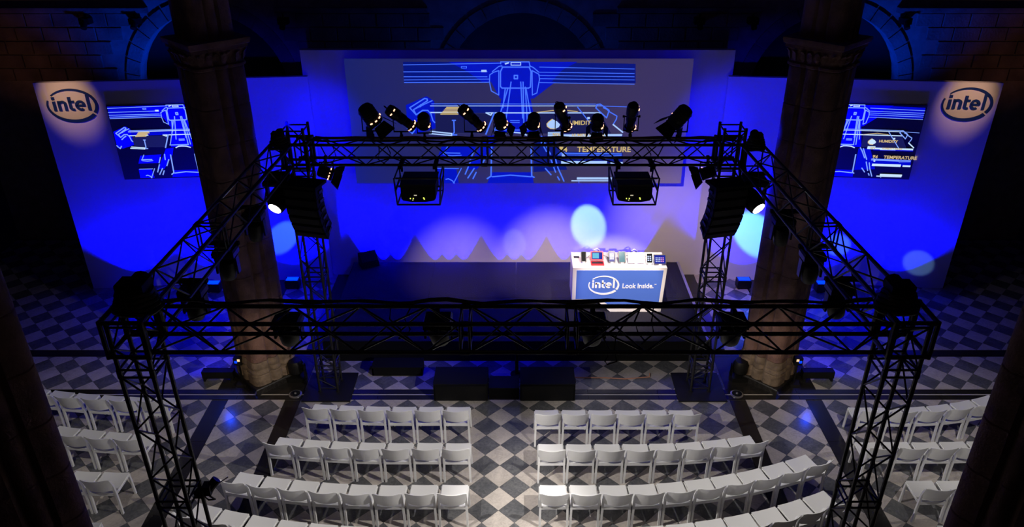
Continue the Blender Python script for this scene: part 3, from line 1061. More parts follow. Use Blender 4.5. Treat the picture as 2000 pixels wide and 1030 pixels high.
device('smartphone', 'black phone on an easel at the left end of the counter', 'phone', 1.44, 15.1, 0.12, 0.24, 'darkgrey', 'scdark')
device('smartphone', 'phone with blue screen of white tiles, third device on the counter', 'phone', 2.06, 15.08, 0.15, 0.26, 'darkgrey', 'scblue', (3, 5, 'w'))
device('smartphone', 'dark phone with teal screen, left of the white tablet', 'phone', 2.28, 15.06, 0.155, 0.26, 'darkgrey', 'scteal')
device('smartphone', 'white phone with dark screen between the white and black tablets', 'phone', 2.88, 15.02, 0.15, 0.24, 'white_print', 'scdark', (2, 3, 'w'))
device('tablet', 'white tablet with blank pale screen in the middle of the counter', 'tablet', 2.58, 15.05, 0.34, 0.24, 'white_print', 'cream')
device('tablet', 'black tablet with colourful tiles at the right end of the counter', 'tablet', 3.10, 14.98, 0.27, 0.22, 'darkgrey', 'scblue', (5, 3, 'mix'))
t = thing('laptop', 'small red laptop with lit blue screen on the counter', 'laptop', (1.74, 15.05, ZC))
rxm = Matrix.Rotation(-R(38), 3, 'X')
MB().box(-0.14, 0.14, -0.17, 0.0, 0.0, 0.025).build('base', M['red'], t)
MB().cbox((0, 0.085, 0.11), (0.28, 0.02, 0.21), 0, rxm).build('lid', M['red'], t)
MB().cbox((0, 0.074, 0.12), (0.23, 0.008, 0.155), 0, rxm).build('display', M['scblue'], t)
MB().cbox((-0.03, 0.068, 0.122), (0.14, 0.006, 0.12), 0, rxm).build('picture', M['sccyan'], t)
MB().box(-0.12, 0.12, -0.12, -0.03, 0.025, 0.028).build('keyboard', M['darkgrey'], t)
tag(put('tag_plate', MB().box(1.24, 1.36, 15.24, 15.31, ZC, ZC + 0.012).mesh('tag_plate', M['darkgrey']), None), 'small dark plate left of the black phone on the counter', 'plate')
for x, y, lab in ((1.75, 15.42, 'white gadget behind the red laptop on the counter'), (2.58, 15.38, 'white and black gadget behind the white tablet')):
    t = thing('gadget', lab, 'device', (x, y, ZC))
    MB().lathe([(0.06, 0), (0.065, 0.05), (0.03, 0.08)], 12).build('body', M['white_print'], t, True)
    MB().cbox((-0.05, -0.02, 0.05), (0.05, 0.04, 0.1)).cbox((0.05, -0.02, 0.07), (0.03, 0.05, 0.09)).build('clip', M['darkgrey'] if x > 2 else M['silver'], t)
    MB().tube([(0, 0, 0.06), (0.08, 0.02, 0.1), (0.02, 0.04, 0.13), (-0.05, 0.02, 0.1)], 0.012).build('arm', M['white_print'], t)
for k, pts in enumerate(([(1.5, 15.2), (1.6, 15.36), (1.72, 15.4)], [(1.85, 15.4), (1.95, 15.32), (2.05, 15.22)], [(2.3, 15.2), (2.42, 15.34), (2.55, 15.36)], [(2.7, 15.36), (2.85, 15.3), (2.95, 15.2)])):
    o = tag(MB().tube([(x, y, ZC + 0.008) for x, y in pts], 0.006).build('device_cable', M['silver'], None), None, 'cable', 'thin grey cables on the counter top')
    o['label'] = 'thin grey cable on counter %s' % ('left of the laptop', 'behind the blue tiled phone', 'left of the white tablet', 'behind the white phone')[k]

# ================================================================ TRUSS
TS = 0.36      # chord to chord
_br = {}


def brace_mesh(Lg, r=0.0115):
    k = round(Lg, 3)
    if (k, r) not in _br:
        _br[(k, r)] = MB().cyl((0, 0, 0), (0, 0, k), r, 6, caps=False).mesh('brace', M['truss'])
    return _br[(k, r)]


def brace(parent, a, b, r=0.0115):
    a, b = Vector(a), Vector(b)
    put('brace', brace_mesh((b - a).length, r), parent, loc=a, rot=(b - a).to_track_quat('Z', 'Y'))


def truss(name, label, p0, p1, joints, up=Vector((0, 0, 1)), flip=0, group='black box truss beams'):
    """box truss from p0 to p1 with section joints at the given fractions"""
    p0, p1 = Vector(p0), Vector(p1)
    d = (p1 - p0)
    Lg = d.length
    d.normalize()
    if abs(d.z) > 0.9:
        s_ = Vector((1, 0, 0)); u = Vector((0, 1, 0))
    else:
        s_ = d.cross(up).normalized(); u = up
    t = thing(name, label, 'truss', p0, 0, group)
    h = TS / 2

    def P(x, a, b):
        return d * x + s_ * (a * h) + u * (b * h)
    corners = [(-1, -1), (1, -1), (1, 1), (-1, 1)]
    for a, b in corners:
        MB().cyl(P(0, a, b), P(Lg, a, b), 0.025, 10).build('chord', M['truss'], t, True)
    js = [0] + joints + [Lg]
    for q in range(len(js) - 1):
        x0, x1 = js[q] + 0.05, js[q + 1] - 0.05
        for xe in (x0, x1):
            for k in range(4):
                c0, c1 = corners[k], corners[(k + 1) % 4]
                brace(t, P(xe, *c0), P(xe, *c1), 0.014)
        n = max(2, round((x1 - x0) / 0.385))
        st_ = (x1 - x0) / n
        for k in range(4):
            c0, c1 = corners[k], corners[(k + 1) % 4]
            for i in range(n):
                e = (i + k + flip) % 2
                brace(t, P(x0 + st_ * i, *(c0 if e else c1)), P(x0 + st_ * (i + 1), *(c1 if e else c0)))
        for (a, b) in corners:
            if q:
                MB().cyl(P(js[q] - 0.05, a, b), P(js[q] + 0.05, a, b), 0.033, 10).build('coupler', M['truss'], t, True)
    return t


ZB = 5.015
truss('truss_beam', 'black box truss beam across the front, above the chairs', (-4.0, 7.08, ZB), (4.01, 7.08, ZB), [3.43, 4.58])
truss('truss_beam', 'black box truss beam across the back, carrying the spotlights', (-3.86, 12.72, ZB), (3.8, 12.72, ZB), [3.28, 4.43], flip=1)
truss('truss_beam', 'black box truss beam running back along the left side', (-4.18, 7.26, ZB), (-4.04, 12.54, ZB), [2.1])
truss('truss_beam', 'black box truss beam running back along the right side', (4.19, 7.26, ZB), (3.98, 12.54, ZB), [2.1])
for x, y, zt_, lab in ((-4.18, 7.08, 5.2, 'front left'), (4.19, 7.08, 5.2, 'front right'), (-3.80, 12.68, 5.5, 'back left'), (3.65, 12.68, 5.5, 'back right')):
    t = truss('truss_tower', 'upright black box truss tower at the %s corner of the rig' % lab, (x, y, 0.05), (x, y, zt_), [0.55, 2.55, 4.5], group='black truss towers')
    # sleeve block round the beams
    sl = MB()
    for z in (4.80, 5.23):
        for a, b in (((-.22, -.22), (.22, -.22)), ((.22, -.22), (.22, .22)), ((.22, .22), (-.22, .22)), ((-.22, .22), (-.22, -.22))):
            sl.cyl((a[0], a[1], z), (b[0], b[1], z), 0.025, 8)
    for a in (-.22, .22):
        for b in (-.22, .22):
            sl.cyl((a, b, 4.78), (a, b, 5.25), 0.027, 8)
    o = sl.build('sleeve_frame', M['truss'], t)
    o.location = (0, 0, -0.05)
    bp = thing('base_plate', 'square black steel plate under the %s truss tower' % lab, 'plate', (x, y, 0), 0, 'black truss base plates')
    MB().box(-0.48, 0.48, -0.5, 0.44, 0.0, 0.03).build('plate', M['steel'], bp)
    for a in (-1, 1):
        for b in (-1, 1):
            MB().cyl((a * .18, b * .18, 0.03), (a * .18, b * .18, 0.05), 0.04, 10).build('spigot', M['steel'], bp)
# corner cable heaps and hoists on the rig corners
for x, y, z, sc_, lab in ((-4.13, 7.2, 5.235, 1.0, 'front left'), (4.1, 7.2, 5.235, .85, 'front right'), (-4.0, 12.35, 5.235, .62, 'back left'), (3.95, 12.3, 5.235, .62, 'back right')):
    t = thing('cable_coil', 'heap of coiled black cable on the %s corner of the rig' % lab, 'cable', (x, y, z), 0, 'coiled cables on the rig corners')
    for k in range(5):
        mb = MB()
        rr = 0.25 * sc_ - 0.016 * k
        pts = [(rr * math.cos(a) + 0.012 * math.sin(5 * a + k), rr * 0.85 * math.sin(a), 0.045 * k + 0.012 * math.sin(3 * a + k)) for a in [2 * PI * i / 28 for i in range(29)]]
        mb.tube(pts, 0.026, 6)
        mb.build('loop', M['rubber'], t, True)
    h = MB().cbox((0, 0, 0.16), (0.30 * sc_, 0.22 * sc_, 0.3 * sc_))
    h.cyl((0, -.1 * sc_, .2), (0, .22 * sc_, .2), 0.12 * sc_, 12)
    h.build('hoist_body', M['matte'], t)
# cable runs lying on the back and front beams
for k, (y, z, x0, x1, m_, lab) in enumerate(((7.28, 5.235, -3.9, 3.9, 'rubber', 'black cable bundle lying along the top of the front beam'), (12.62, 5.235, -3.7, 3.7, 'rubber', 'black cable bundle lying along the top of the back beam'), (12.78, 5.24, -3.5, 3.5, 'redcable', 'dark red cable lying along the top of the back beam'))):
    pts = []
    n = 40
    for i in range(n + 1):
        x = x0 + (x1 - x0) * i / n
        pts.append((x, y + 0.03 * math.sin(i * 1.3 + k), z + 0.012 * abs(math.sin(i * 0.9 + k))))
    mb = MB().tube(pts, 0.016)
    if m_ == 'rubber':
        mb.tube([(a, b + 0.03 * math.cos(i * .8), c + .006) for i, (a, b, c) in enumerate(pts)], 0.014)
    tag(mb.build('cable_run', M[m_], None), lab, 'cable')
for k, (x, y, dz) in enumerate(((-3.35, 12.5, .5), (-2.4, 12.5, .35), (1.3, 7.25, .5), (-1.4, 7.25, .42), (0.9, 7.0, .6), (2.2, 12.5, .4))):
    pts = [(x + 0.05 * math.sin(i * 2 + k), y, 5.2 - dz * math.sin(PI * i / 8)) for i in range(9)]
    pts = [(p[0] + 0.22 * i / 8, p[1], p[2]) for i, p in enumerate(pts)]
    tag(MB().tube(pts, 0.01).build('hanging_cable', M['rubber'], None), 'black cable loop hanging from the %s beam, %s' % ('front' if y < 10 else 'back', ('near its left end', 'left of the left projector', 'above the right end of the counter', 'left of its middle', 'right of its middle', 'beside the right projector')[k]), 'cable', 'hanging cable loops')


# ---------------------------------------------------------------- fixtures
def frame_to(d):
    return Vector(d).normalized().to_track_quat('Z', 'Y')      # local +Z points along the beam


def yoke(mb, wd, h, drop, t_=0.012):
    mb.box(-wd, -wd + t_, -0.02, 0.02, min(0, drop), max(0, drop))
    mb.box(wd - t_, wd, -0.02, 0.02, min(0, drop), max(0, drop))
    mb.box(-wd, wd, -0.02, 0.02, drop - t_ / 2, drop + t_ / 2)


def clamp(t, drop, sgn):
    """hook clamp between yoke and chord"""
    mb = MB().cyl((0, 0, drop), (0, 0, drop + sgn * 0.08), 0.02, 8)
    mb.cbox((0, 0, drop + sgn * 0.09), (0.05, 0.09, 0.05))
    mb.build('clamp', M['matte'], t)


def glow_ring(r, z0, n, a0, a1, q):
    mb = MB()
    for k in range(n):
        a = R(a0 + (a1 - a0) * k / max(1, n - 1))
        p = q @ Vector((r * math.cos(a), r * math.sin(a), z0))
        mb.cbox(p, (0.016, 0.040, 0.018), 0, q.to_matrix() @ Matrix.Rotation(a, 3, 'Z'))
    return mb


def fresnel(loc, d, label, s_=1.0, doors=True, sgn=-1, group='spotlights on the back beam'):
    """sgn -1: standing on the chord, +1: hanging under it"""
    t = thing('fresnel_spotlight', label, 'spotlight', loc, 0, group)
    q = frame_to(d)
    r = 0.125 * s_
    MB().lathe([(0.05 * s_, -0.20 * s_), (r * 0.82, -0.19 * s_), (r, -0.15 * s_), (r, 0.05 * s_), (r * 1.06, 0.06 * s_), (r * 1.06, 0.12 * s_), (r * 0.9, 0.12 * s_)], 18, 0, q.to_matrix()).build('housing', M['black'], t, True)
    fins = MB()
    for k in range(4):
        z = -0.14 * s_ + 0.045 * s_ * k
        fins.lathe([(r * 1.04, z), (r * 1.04, z + 0.008)], 18, 0, q.to_matrix())
    fins.build('cooling_fins', M['matte'], t)
    MB().lathe([(r * 0.88, 0.121 * s_), (r * 0.5, 0.14 * s_), (0.01, 0.145 * s_)], 16, 0, q.to_matrix()).build('lens', M['glass'], t, True)
    glow_ring(r * 1.07, 0.05 * s_, 4, 110, 220, q).build('vent_glow', M['glow'], t, label='glowing vent slots')['kind'] = 'stuff'
    if doors:
        bd = MB()
        for k in range(4):
            a = k * PI / 2 + PI / 4 * 0
            e = Vector((math.cos(a), math.sin(a), 0))
            f = Vector((-math.sin(a), math.cos(a), 0))
            w0, w1 = 0.10 * s_, 0.15 * s_
            z0, z1 = 0.125 * s_, 0.30 * s_
            base = [e * r * 1.05 + f * w0 + Vector((0, 0, z0)), e * r * 1.05 - f * w0 + Vector((0, 0, z0)), e * r * 1.75 - f * w1 + Vector((0, 0, z1)), e * r * 1.75 + f * w1 + Vector((0, 0, z1))]
            thick = e * 0.006
            vs = [q @ v for v in base] + [q @ (v + thick) for v in base]
            m1 = MB().add(vs, [(0, 1, 2, 3), (7, 6, 5, 4), (0, 4, 5, 1), (1, 5, 6, 2), (2, 6, 7, 3), (3, 7, 4, 0)])
            m1.build('barn_door', M['matte'], t)
    yk = MB()
    drop = sgn * (0.23 * s_)
    yoke(yk, r * 1.18, 0, drop)
    yk.build('yoke', M['matte'], t)
    clamp(t, drop, sgn)
    return t


def profile(loc, d, label, s_=1.0, group='spotlights on the back beam'):
    t = thing('profile_spotlight', label, 'spotlight', loc, 0, group)
    q = frame_to(d)
    qm = q.to_matrix()
    MB().lathe([(0.04, -0.24 * s_), (0.08 * s_, -0.23 * s_), (0.095 * s_, -0.18 * s_), (0.095 * s_, -0.06 * s_), (0.075 * s_, -0.03 * s_)], 16, 0, qm).build('lamp_house', M['black'], t, True)
    MB().lathe([(0.08 * s_, -0.04 * s_), (0.08 * s_, 0.07 * s_), (0.07 * s_, 0.08 * s_), (0.07 * s_, 0.2 * s_), (0.088 * s_, 0.21 * s_), (0.088 * s_, 0.27 * s_), (0.075 * s_, 0.27 * s_)], 16, 0, qm).build('barrel', M['black'], t, True)
    MB().lathe([(0.072 * s_, 0.271 * s_), (0.04 * s_, 0.285 * s_), (0.01, 0.29 * s_)], 14, 0, qm).build('lens', M['glass'], t, True)
    hd = MB().tube([qm @ Vector((0.05 * math.cos(a) * s_, 0, (-0.25 - 0.055 * math.sin(a)) * s_)) for a in [PI * k / 8 for k in range(9)]], 0.008)
    hd.build('handle', M['matte'], t)
    kn = MB().cyl(qm @ Vector((-0.13, 0, 0)), qm @ Vector((0.13, 0, 0)), 0.012, 8)
    kn.cyl(qm @ Vector((-0.15, 0, 0)), qm @ Vector((-0.12, 0, 0)), 0.022, 8).cyl(qm @ Vector((0.15, 0, 0)), qm @ Vector((0.12, 0, 0)), 0.022, 8)
    kn.build('tilt_knob', M['matte'], t)
    glow_ring(0.09 * s_, 0.22 * s_, 5, 90, 250, q).build('vent_glow', M['glow'], t, label='glowing vent slots')['kind'] = 'stuff'
    glow_ring(0.097 * s_, -0.17 * s_, 2, 150, 200, q).build('vent_glow', M['glow'], t, label='glowing vent slots')['kind'] = 'stuff'
    yk = MB()
    yoke(yk, 0.115 * s_, 0, -0.25)
    yk.build('yoke', M['matte'], t)
    clamp(t, -0.25, -1)
    return t


YF = 12.85
# camera sees these from behind and above: the lamps lean down towards the stage
fresnel((-2.52, YF, 5.60), (0.42, 0.3, -0.85), 'large barn-door spotlight tilted right, leftmost on the back beam', 1.12)
profile((-2.02, YF, 5.58), (0.72, 0.25, -0.66), 'long profile spotlight tilted right, second on the back beam', 1.12)
fresnel((-1.62, YF, 5.50), (-0.1, 0.5, -0.85), 'small upright spotlight, third from left on the back beam', 0.85, False)
profile((-0.80, YF, 5.58), (0.62, 0.25, -0.72), 'long profile spotlight tilted right, fourth on the back beam', 1.12)
fresnel((-0.30, YF, 5.50), (0.15, 0.5, -0.85), 'small spotlight with glowing rim, just left of beam middle', 0.85)
fresnel((0.26, YF, 5.50), (-0.12, 0.5, -0.85), 'small spotlight with glowing rim, just right of beam middle', 0.85)
profile((0.76, YF, 5.60), (0.28, 0.4, -0.85), 'long profile spotlight leaning slightly right, before the humidity text', 1.12)
fresnel((1.36, YF, 5.48), (0.05, 0.5, -0.85), 'small spotlight with dull rim, third from right on the back beam', 0.85)
profile((1.94, YF, 5.60), (0.0, 0.45, -0.88), 'upright profile spotlight with side knobs, second from right on beam', 1.12)
fresnel((2.76, YF, 5.58), (-0.5, 0.3, -0.82), 'large barn-door spotlight tilted left, rightmost on the back beam', 1.1)
fresnel((-3.35, 12.72, 4.62), (0.95, 0.1, -0.4), 'barn-door spotlight hanging beside the left back tower', .85, True, 1, 'spotlights hanging beside the back towers')
fresnel((3.30, 12.72, 4.62), (-0.95, 0.1, -0.4), 'barn-door spotlight hanging beside the right back tower', .85, True, 1, 'spotlights hanging beside the back towers')


def moving_head(loc, d, label, s_=1.0, lit=False, drop=0.46, group='moving heads hanging from the rig'):
    """loc is the hanging point under the truss"""
    t = thing('moving_head_light', label, 'stage light', loc, 0, group)
    cb = MB().cbox((0, 0, -0.05), (0.05, 0.1, 0.1))
    if abs(loc[1] - 7.52) < .1:
        cb.cbox((0, -.13, -0.16), (0.05, 0.30, 0.05))
    else:
        cb.cbox((0, 0, -0.02), (0.44, 0.06, 0.05))
    cb.build('clamp', M['matte'], t)
    MB().loft([[(-.17 * s_, -.13 * s_, -.10), (.17 * s_, -.13 * s_, -.10), (.17 * s_, .13 * s_, -.10), (-.17 * s_, .13 * s_, -.10)],
               [(-.19 * s_, -.15 * s_, -.13), (.19 * s_, -.15 * s_, -.13), (.19 * s_, .15 * s_, -.13), (-.19 * s_, .15 * s_, -.13)],
               [(-.19 * s_, -.15 * s_, -.2), (.19 * s_, -.15 * s_, -.2), (.19 * s_, .15 * s_, -.2), (-.19 * s_, .15 * s_, -.2)],
               [(-.14 * s_, -.11 * s_, -.22), (.14 * s_, -.11 * s_, -.22), (.14 * s_, .11 * s_, -.22), (-.14 * s_, .11 * s_, -.22)]]).build('base', M['black'], t)
    yk = MB()
    for sx in (-1, 1):
        yk.loft([[(sx * .155 * s_, -.06, -.22), (sx * .19 * s_, -.06, -.22), (sx * .19 * s_, .06, -.22), (sx * .155 * s_, .06, -.22)],
                 [(sx * .165 * s_, -.05, -drop - .06), (sx * .195 * s_, -.05, -drop - .06), (sx * .195 * s_, .05, -drop - .06), (sx * .165 * s_, .05, -drop - .06)]])
    yk.box(-.19 * s_, .19 * s_, -.06, .06, -.25, -.22)
    yk.build('yoke', M['black'], t)
    q = frame_to(d).to_matrix()
    off = Vector((0, 0, -drop))
    hd = MB()
    hd.lathe([(0.06 * s_, -0.19 * s_), (0.125 * s_, -0.16 * s_), (0.145 * s_, -0.05 * s_), (0.14 * s_, 0.06 * s_), (0.125 * s_, 0.17 * s_), (0.11 * s_, 0.19 * s_)], 20, 0, q)
    hd.v = [tuple(Vector(v) + off) for v in hd.v]
    h_ = hd.build('head', M['black'], t, True)
    ln = MB().lathe([(0.098 * s_, 0.188 * s_), (0.098 * s_, 0.194 * s_)], 20, 0, q)
    ln.v = [tuple(Vector(v) + off) for v in ln.v]
    ln.build('lens', M['lens'] if lit else M['glass'], h_, label='bright lit lens' if lit else None)
    return t


zc = 4.81
moving_head((-2.65, 7.52, 5.0), (-.1, .3, -.9), 'dark moving head under the front beam, before the left pier', .85, False, .31)
moving_head((-0.92, 7.52, 5.0), (.1, .3, -.9), 'dark moving head under the front beam, left of its middle', .85, False, .31)
moving_head((0.85, 7.52, 5.0), (.1, .3, -.9), 'dark moving head under the front beam, right of its middle', .85, False, .31)
moving_head((2.46, 7.52, 5.0), (.1, .3, -.9), 'dark moving head under the front beam, before the right pier', .85, False, .31)
moving_head((-4.16, 8.55, zc), (-.2, .1, -.9), 'dark moving head under left side beam, nearest the front', .82, False, .42)
moving_head((-4.1, 9.62, zc), (-.1, .1, -.9), 'dark moving head under left side beam, middle one', .82, False, .42)
moving_head((-4.08, 10.85, zc), (-.1, .1, -.9), 'dark moving head under left side beam, furthest back', .82, False, .42)
moving_head((4.13, 8.6, zc), (.2, .1, -.9), 'dark moving head under right side beam, nearest the front', .82, False, .42)
moving_head((4.09, 9.52, zc), (.1, .1, -.9), 'dark moving head under right side beam, middle one', .82, False, .42)
moving_head((4.04, 10.7, zc), (.1, .1, -.9), 'dark moving head under right side beam, furthest back', .82, False, .42)
moving_head((-4.10, 12.30, 4.80), (-.30, -.80, -.45), 'moving head with bright white lens at the left back corner', 1.15, True, 0.5, 'lit moving heads at the back corners')
moving_head((4.02, 12.28, 4.80), (.42, -.75, -.42), 'moving head with bright white lens at the right back corner', 1.15, True, 0.5, 'lit moving heads at the back corners')

# line arrays at the back towers
for s_, x, lab in ((-1, -3.62, 'left'), (1, 3.54, 'right')):
    t = thing('line_array_speaker', 'curved stack of black speaker cabinets hanging at the %s back corner' % lab, 'speaker', (x, 12.14, 4.66), s_ * 0.25, 'line array speakers')
    fr = MB().box(-.32, .32, -.2, .2, -.03, .02).cyl((-.2, 0, .02), (-.2, 0, .15), .02).cyl((.2, 0, .02), (.2, 0, .15), .02)
    fr.build('rigging_frame', M['matte'], t)
    z, y, ang = -0.05, 0.0, 0.0
    for k in range(6):
        hh = 0.155
        m_ = MB()
        rot = Matrix.Rotation(ang, 3, 'X')
        fr_ = [(-.30, -.17), (.30, -.17), (.24, .17), (-.24, .17)]
        vs = []
        for zz, sh in ((0, .0), (-hh, .0)):
            for a, b in fr_:
                hz = zz * (1.0 if b < 0 else 0.86)
                vs.append(Vector((0, y, z)) + rot @ Vector((a, b, hz)))
        m_.add(vs, [(0, 1, 2, 3), (7, 6, 5, 4), (0, 4, 5, 1), (1, 5, 6, 2), (2, 6, 7, 3), (3, 7, 4, 0)])
        cab = m_.build('cabinet', M['matte'], t)
        gv = [Vector((0, y, z)) + rot @ Vector((a, b, c)) for b in (-.172, -.182) for a, c in ((-.27, -.02), (.27, -.02), (.27, -hh + .02), (-.27, -hh + .02))]
        MB().add(gv, [(3, 2, 1, 0), (4, 5, 6, 7), (0, 1, 5, 4), (1, 2, 6, 5), (2, 3, 7, 6), (3, 0, 4, 7)]).build('grille', M['black'], cab)
        for sx in (-1, 1):
            hv = MB()
            hv.cbox(Vector((sx * .285, y + .02, z - hh / 2)) + rot @ Vector((0, 0, 0)), (0.03, .14, .05), 0, rot)
            hv.build('side_bracket', M['steel'], cab)
        nx = rot @ Vector((0, 0, -hh - 0.006))
        z += nx.z
        y += nx.y
        ang += R(6.5) if k else R(3)
    o = t

# projectors in rigging frames under the back beam
for x, lab in ((-1.73, 'left'), (2.02, 'right')):
    t = thing('video_projector', 'black projector with green lamps in a tube frame, %s under back beam' % lab, 'projector', (x, 12.68, 4.14), 0, 'projectors hanging in tube frames')
    bd = MB()
    pts = [(-.30, .07), (-.27, .03), (-.12, .0), (.12, .0), (.27, .03), (.30, .07), (.30, .30), (-.30, .30)]
    bd.prism([(a, b + 0.07) for a, b in pts], -0.30, 0.30)
    b_ = bd.build('body', M['matte'], t)
    MB().box(-.31, .31, -.31, .31, .375, .40).build('top_cover', M['black'], t)
    ld = MB().cbox((-.14, -.305, .14), (.016, .012, .016)).cbox((-.09, -.305, .14), (.016, .012, .016)).cbox((.09, -.305, .15), (.018, .012, .018)).cbox((.10, -.305, .13), (.018, .012, .018))
    ld.build('status_lamps', M['led'], b_, label='yellow green status lamps')
    MB().cbox((-.05, -.305, .2), (.05, .012, .012)).cbox((-.1, -.305, .11), (.02, .012, .01)).build('connector', M['ledw'], b_)
    MB().cyl((0.1, 0.3, .24), (0.1, 0.38, .24), 0.07, 14).build('lens', M['glass'], t)
    fr = MB()
    for yy in (-.32, .32):
        fr.cyl((-.37, yy, .03), (.37, yy, .03), .017)
        fr.cyl((-.37, yy, .52), (.37, yy, .52), .017)
        for sx in (-1, 1):
            fr.cyl((sx * .37, yy, .03), (sx * .40, yy, .52), .015)
    for sx in (-1, 1):
        for zz, xx in ((.03, .37), (.52, .39)):
            fr.cyl((sx * xx, -.32, zz), (sx * xx, .32, zz), .015)
        fr.cyl((sx * .385, -.32, .3), (sx * .385, .32, .3), .02)
        fr.cyl((sx * .30, 0, .24), (sx * .385, 0, .24), .02)
    fr.build('frame', M['truss'], t)
    for sx in (-1, 1):
        MB().cyl((sx * .3, 0, .52), (sx * .3, 0, .68), .02).cbox((sx * .3, 0, .67), (.07, .44, .05)).build('clamp', M['matte'], t)

# floods standing by the pier feet
for s_, lab in ((-1, 'left'), (1, 'right')):
    t = thing('led_floodlight', 'black upright LED floodlight beside the foot of the %s pier' % lab, 'floodlight', (s_ * 5.62, 12.78, 0), 0, 'floodlights beside the pier feet')
    MB().box(-.1, .1, -.1, .1, 0, .04).build('base', M['steel'], t)
    MB().cyl((0, 0, .04), (0, 0, .5), .02).build('post', M['matte'], t)
    MB().cbox((0, 0, .58), (.16, .12, .16)).build('housing', M['black'], t)
    MB().cbox((-s_ * .03, -.065, .62), (.05, .012, .05)).build('lamp_window', M['warmlamp'], t, label='warm lit window')
    MB().cbox((s_ * .03, -.065, .58), (.05, .012, .05)).build('lamp_window', M['bluelamp'], t, label='blue lit window')
    t = thing('led_batten', 'low black LED batten on the floor outside the %s pier' % lab, 'floodlight', (s_ * 6.15, 12.95, 0), 0, 'LED battens on the floor')
    MB().box(-.32, .32, -.08, .08, .06, .22).build('housing', M['black'], t)
    MB().box(-.3, .3, .08, .09, .08, .2).build('lens_strip', M['bluelamp'], t)
    for bx in (-.28, .28):
        MB().box(bx - .02, bx + .02, -.1, .1, 0, .06).build('bracket', M['matte'], t)
    t = thing('floor_wedge_light', 'black floor lamp leaning by the %s pier, its yoke showing' % lab, 'stage light', (s_ * 4.55, 12.95, 0), 0, 'dark floor lamps at the piers')
    MB().cbox((0, 0, .05), (.34, .28, .1)).build('base', M['black'], t)
    MB().lathe([(.06, .1), (.15, .2), (.16, .38), (.12, .46)], 16).build('head', M['black'], t, True)
    MB().box(-.19, -.165, -.05, .05, .1, .36).box(.165, .19, -.05, .05, .1, .36).build('yoke', M['matte'], t)

# uplights on the floor in front of the wing walls
for s_, lab in ((-1, 'left'), (1, 'right')):
    for k, ux in enumerate((5.6, 7.5, 9.35)):
        uy = 17.24 - (ux - 4.72) * 0.0959 - 0.42
        t = thing('led_uplight', 'black box uplight on the floor before the %s wing wall, %s from the stage' % (lab, ordinal(k)), 'floodlight', (s_ * ux, uy, 0), 0, 'box uplights before the wing walls')
        MB().box(-.17, .17, -.11, .11, .03, .24).build('housing', M['black'], t)
        MB().box(-.14, .14, -.08, .08, .24, .25).build('lens_panel', M['bluelamp'], t, label='lit blue lens panel')
        for bx in (-.12, .12):
            MB().box(bx - .02, bx + .02, -.1, .1, 0, .03).build('foot', M['rubber'], t)

# ================================================================ CHAIRS
def bar4(mb, pts, wx, wy):
    rings = []
    for p in pts:
        p = Vector(p)
        rings.append([p + Vector((a * wx / 2, b * wy / 2, 0)) for a, b in ((-1, -1), (1, -1), (1, 1), (-1, 1))])
    return mb.loft(rings)


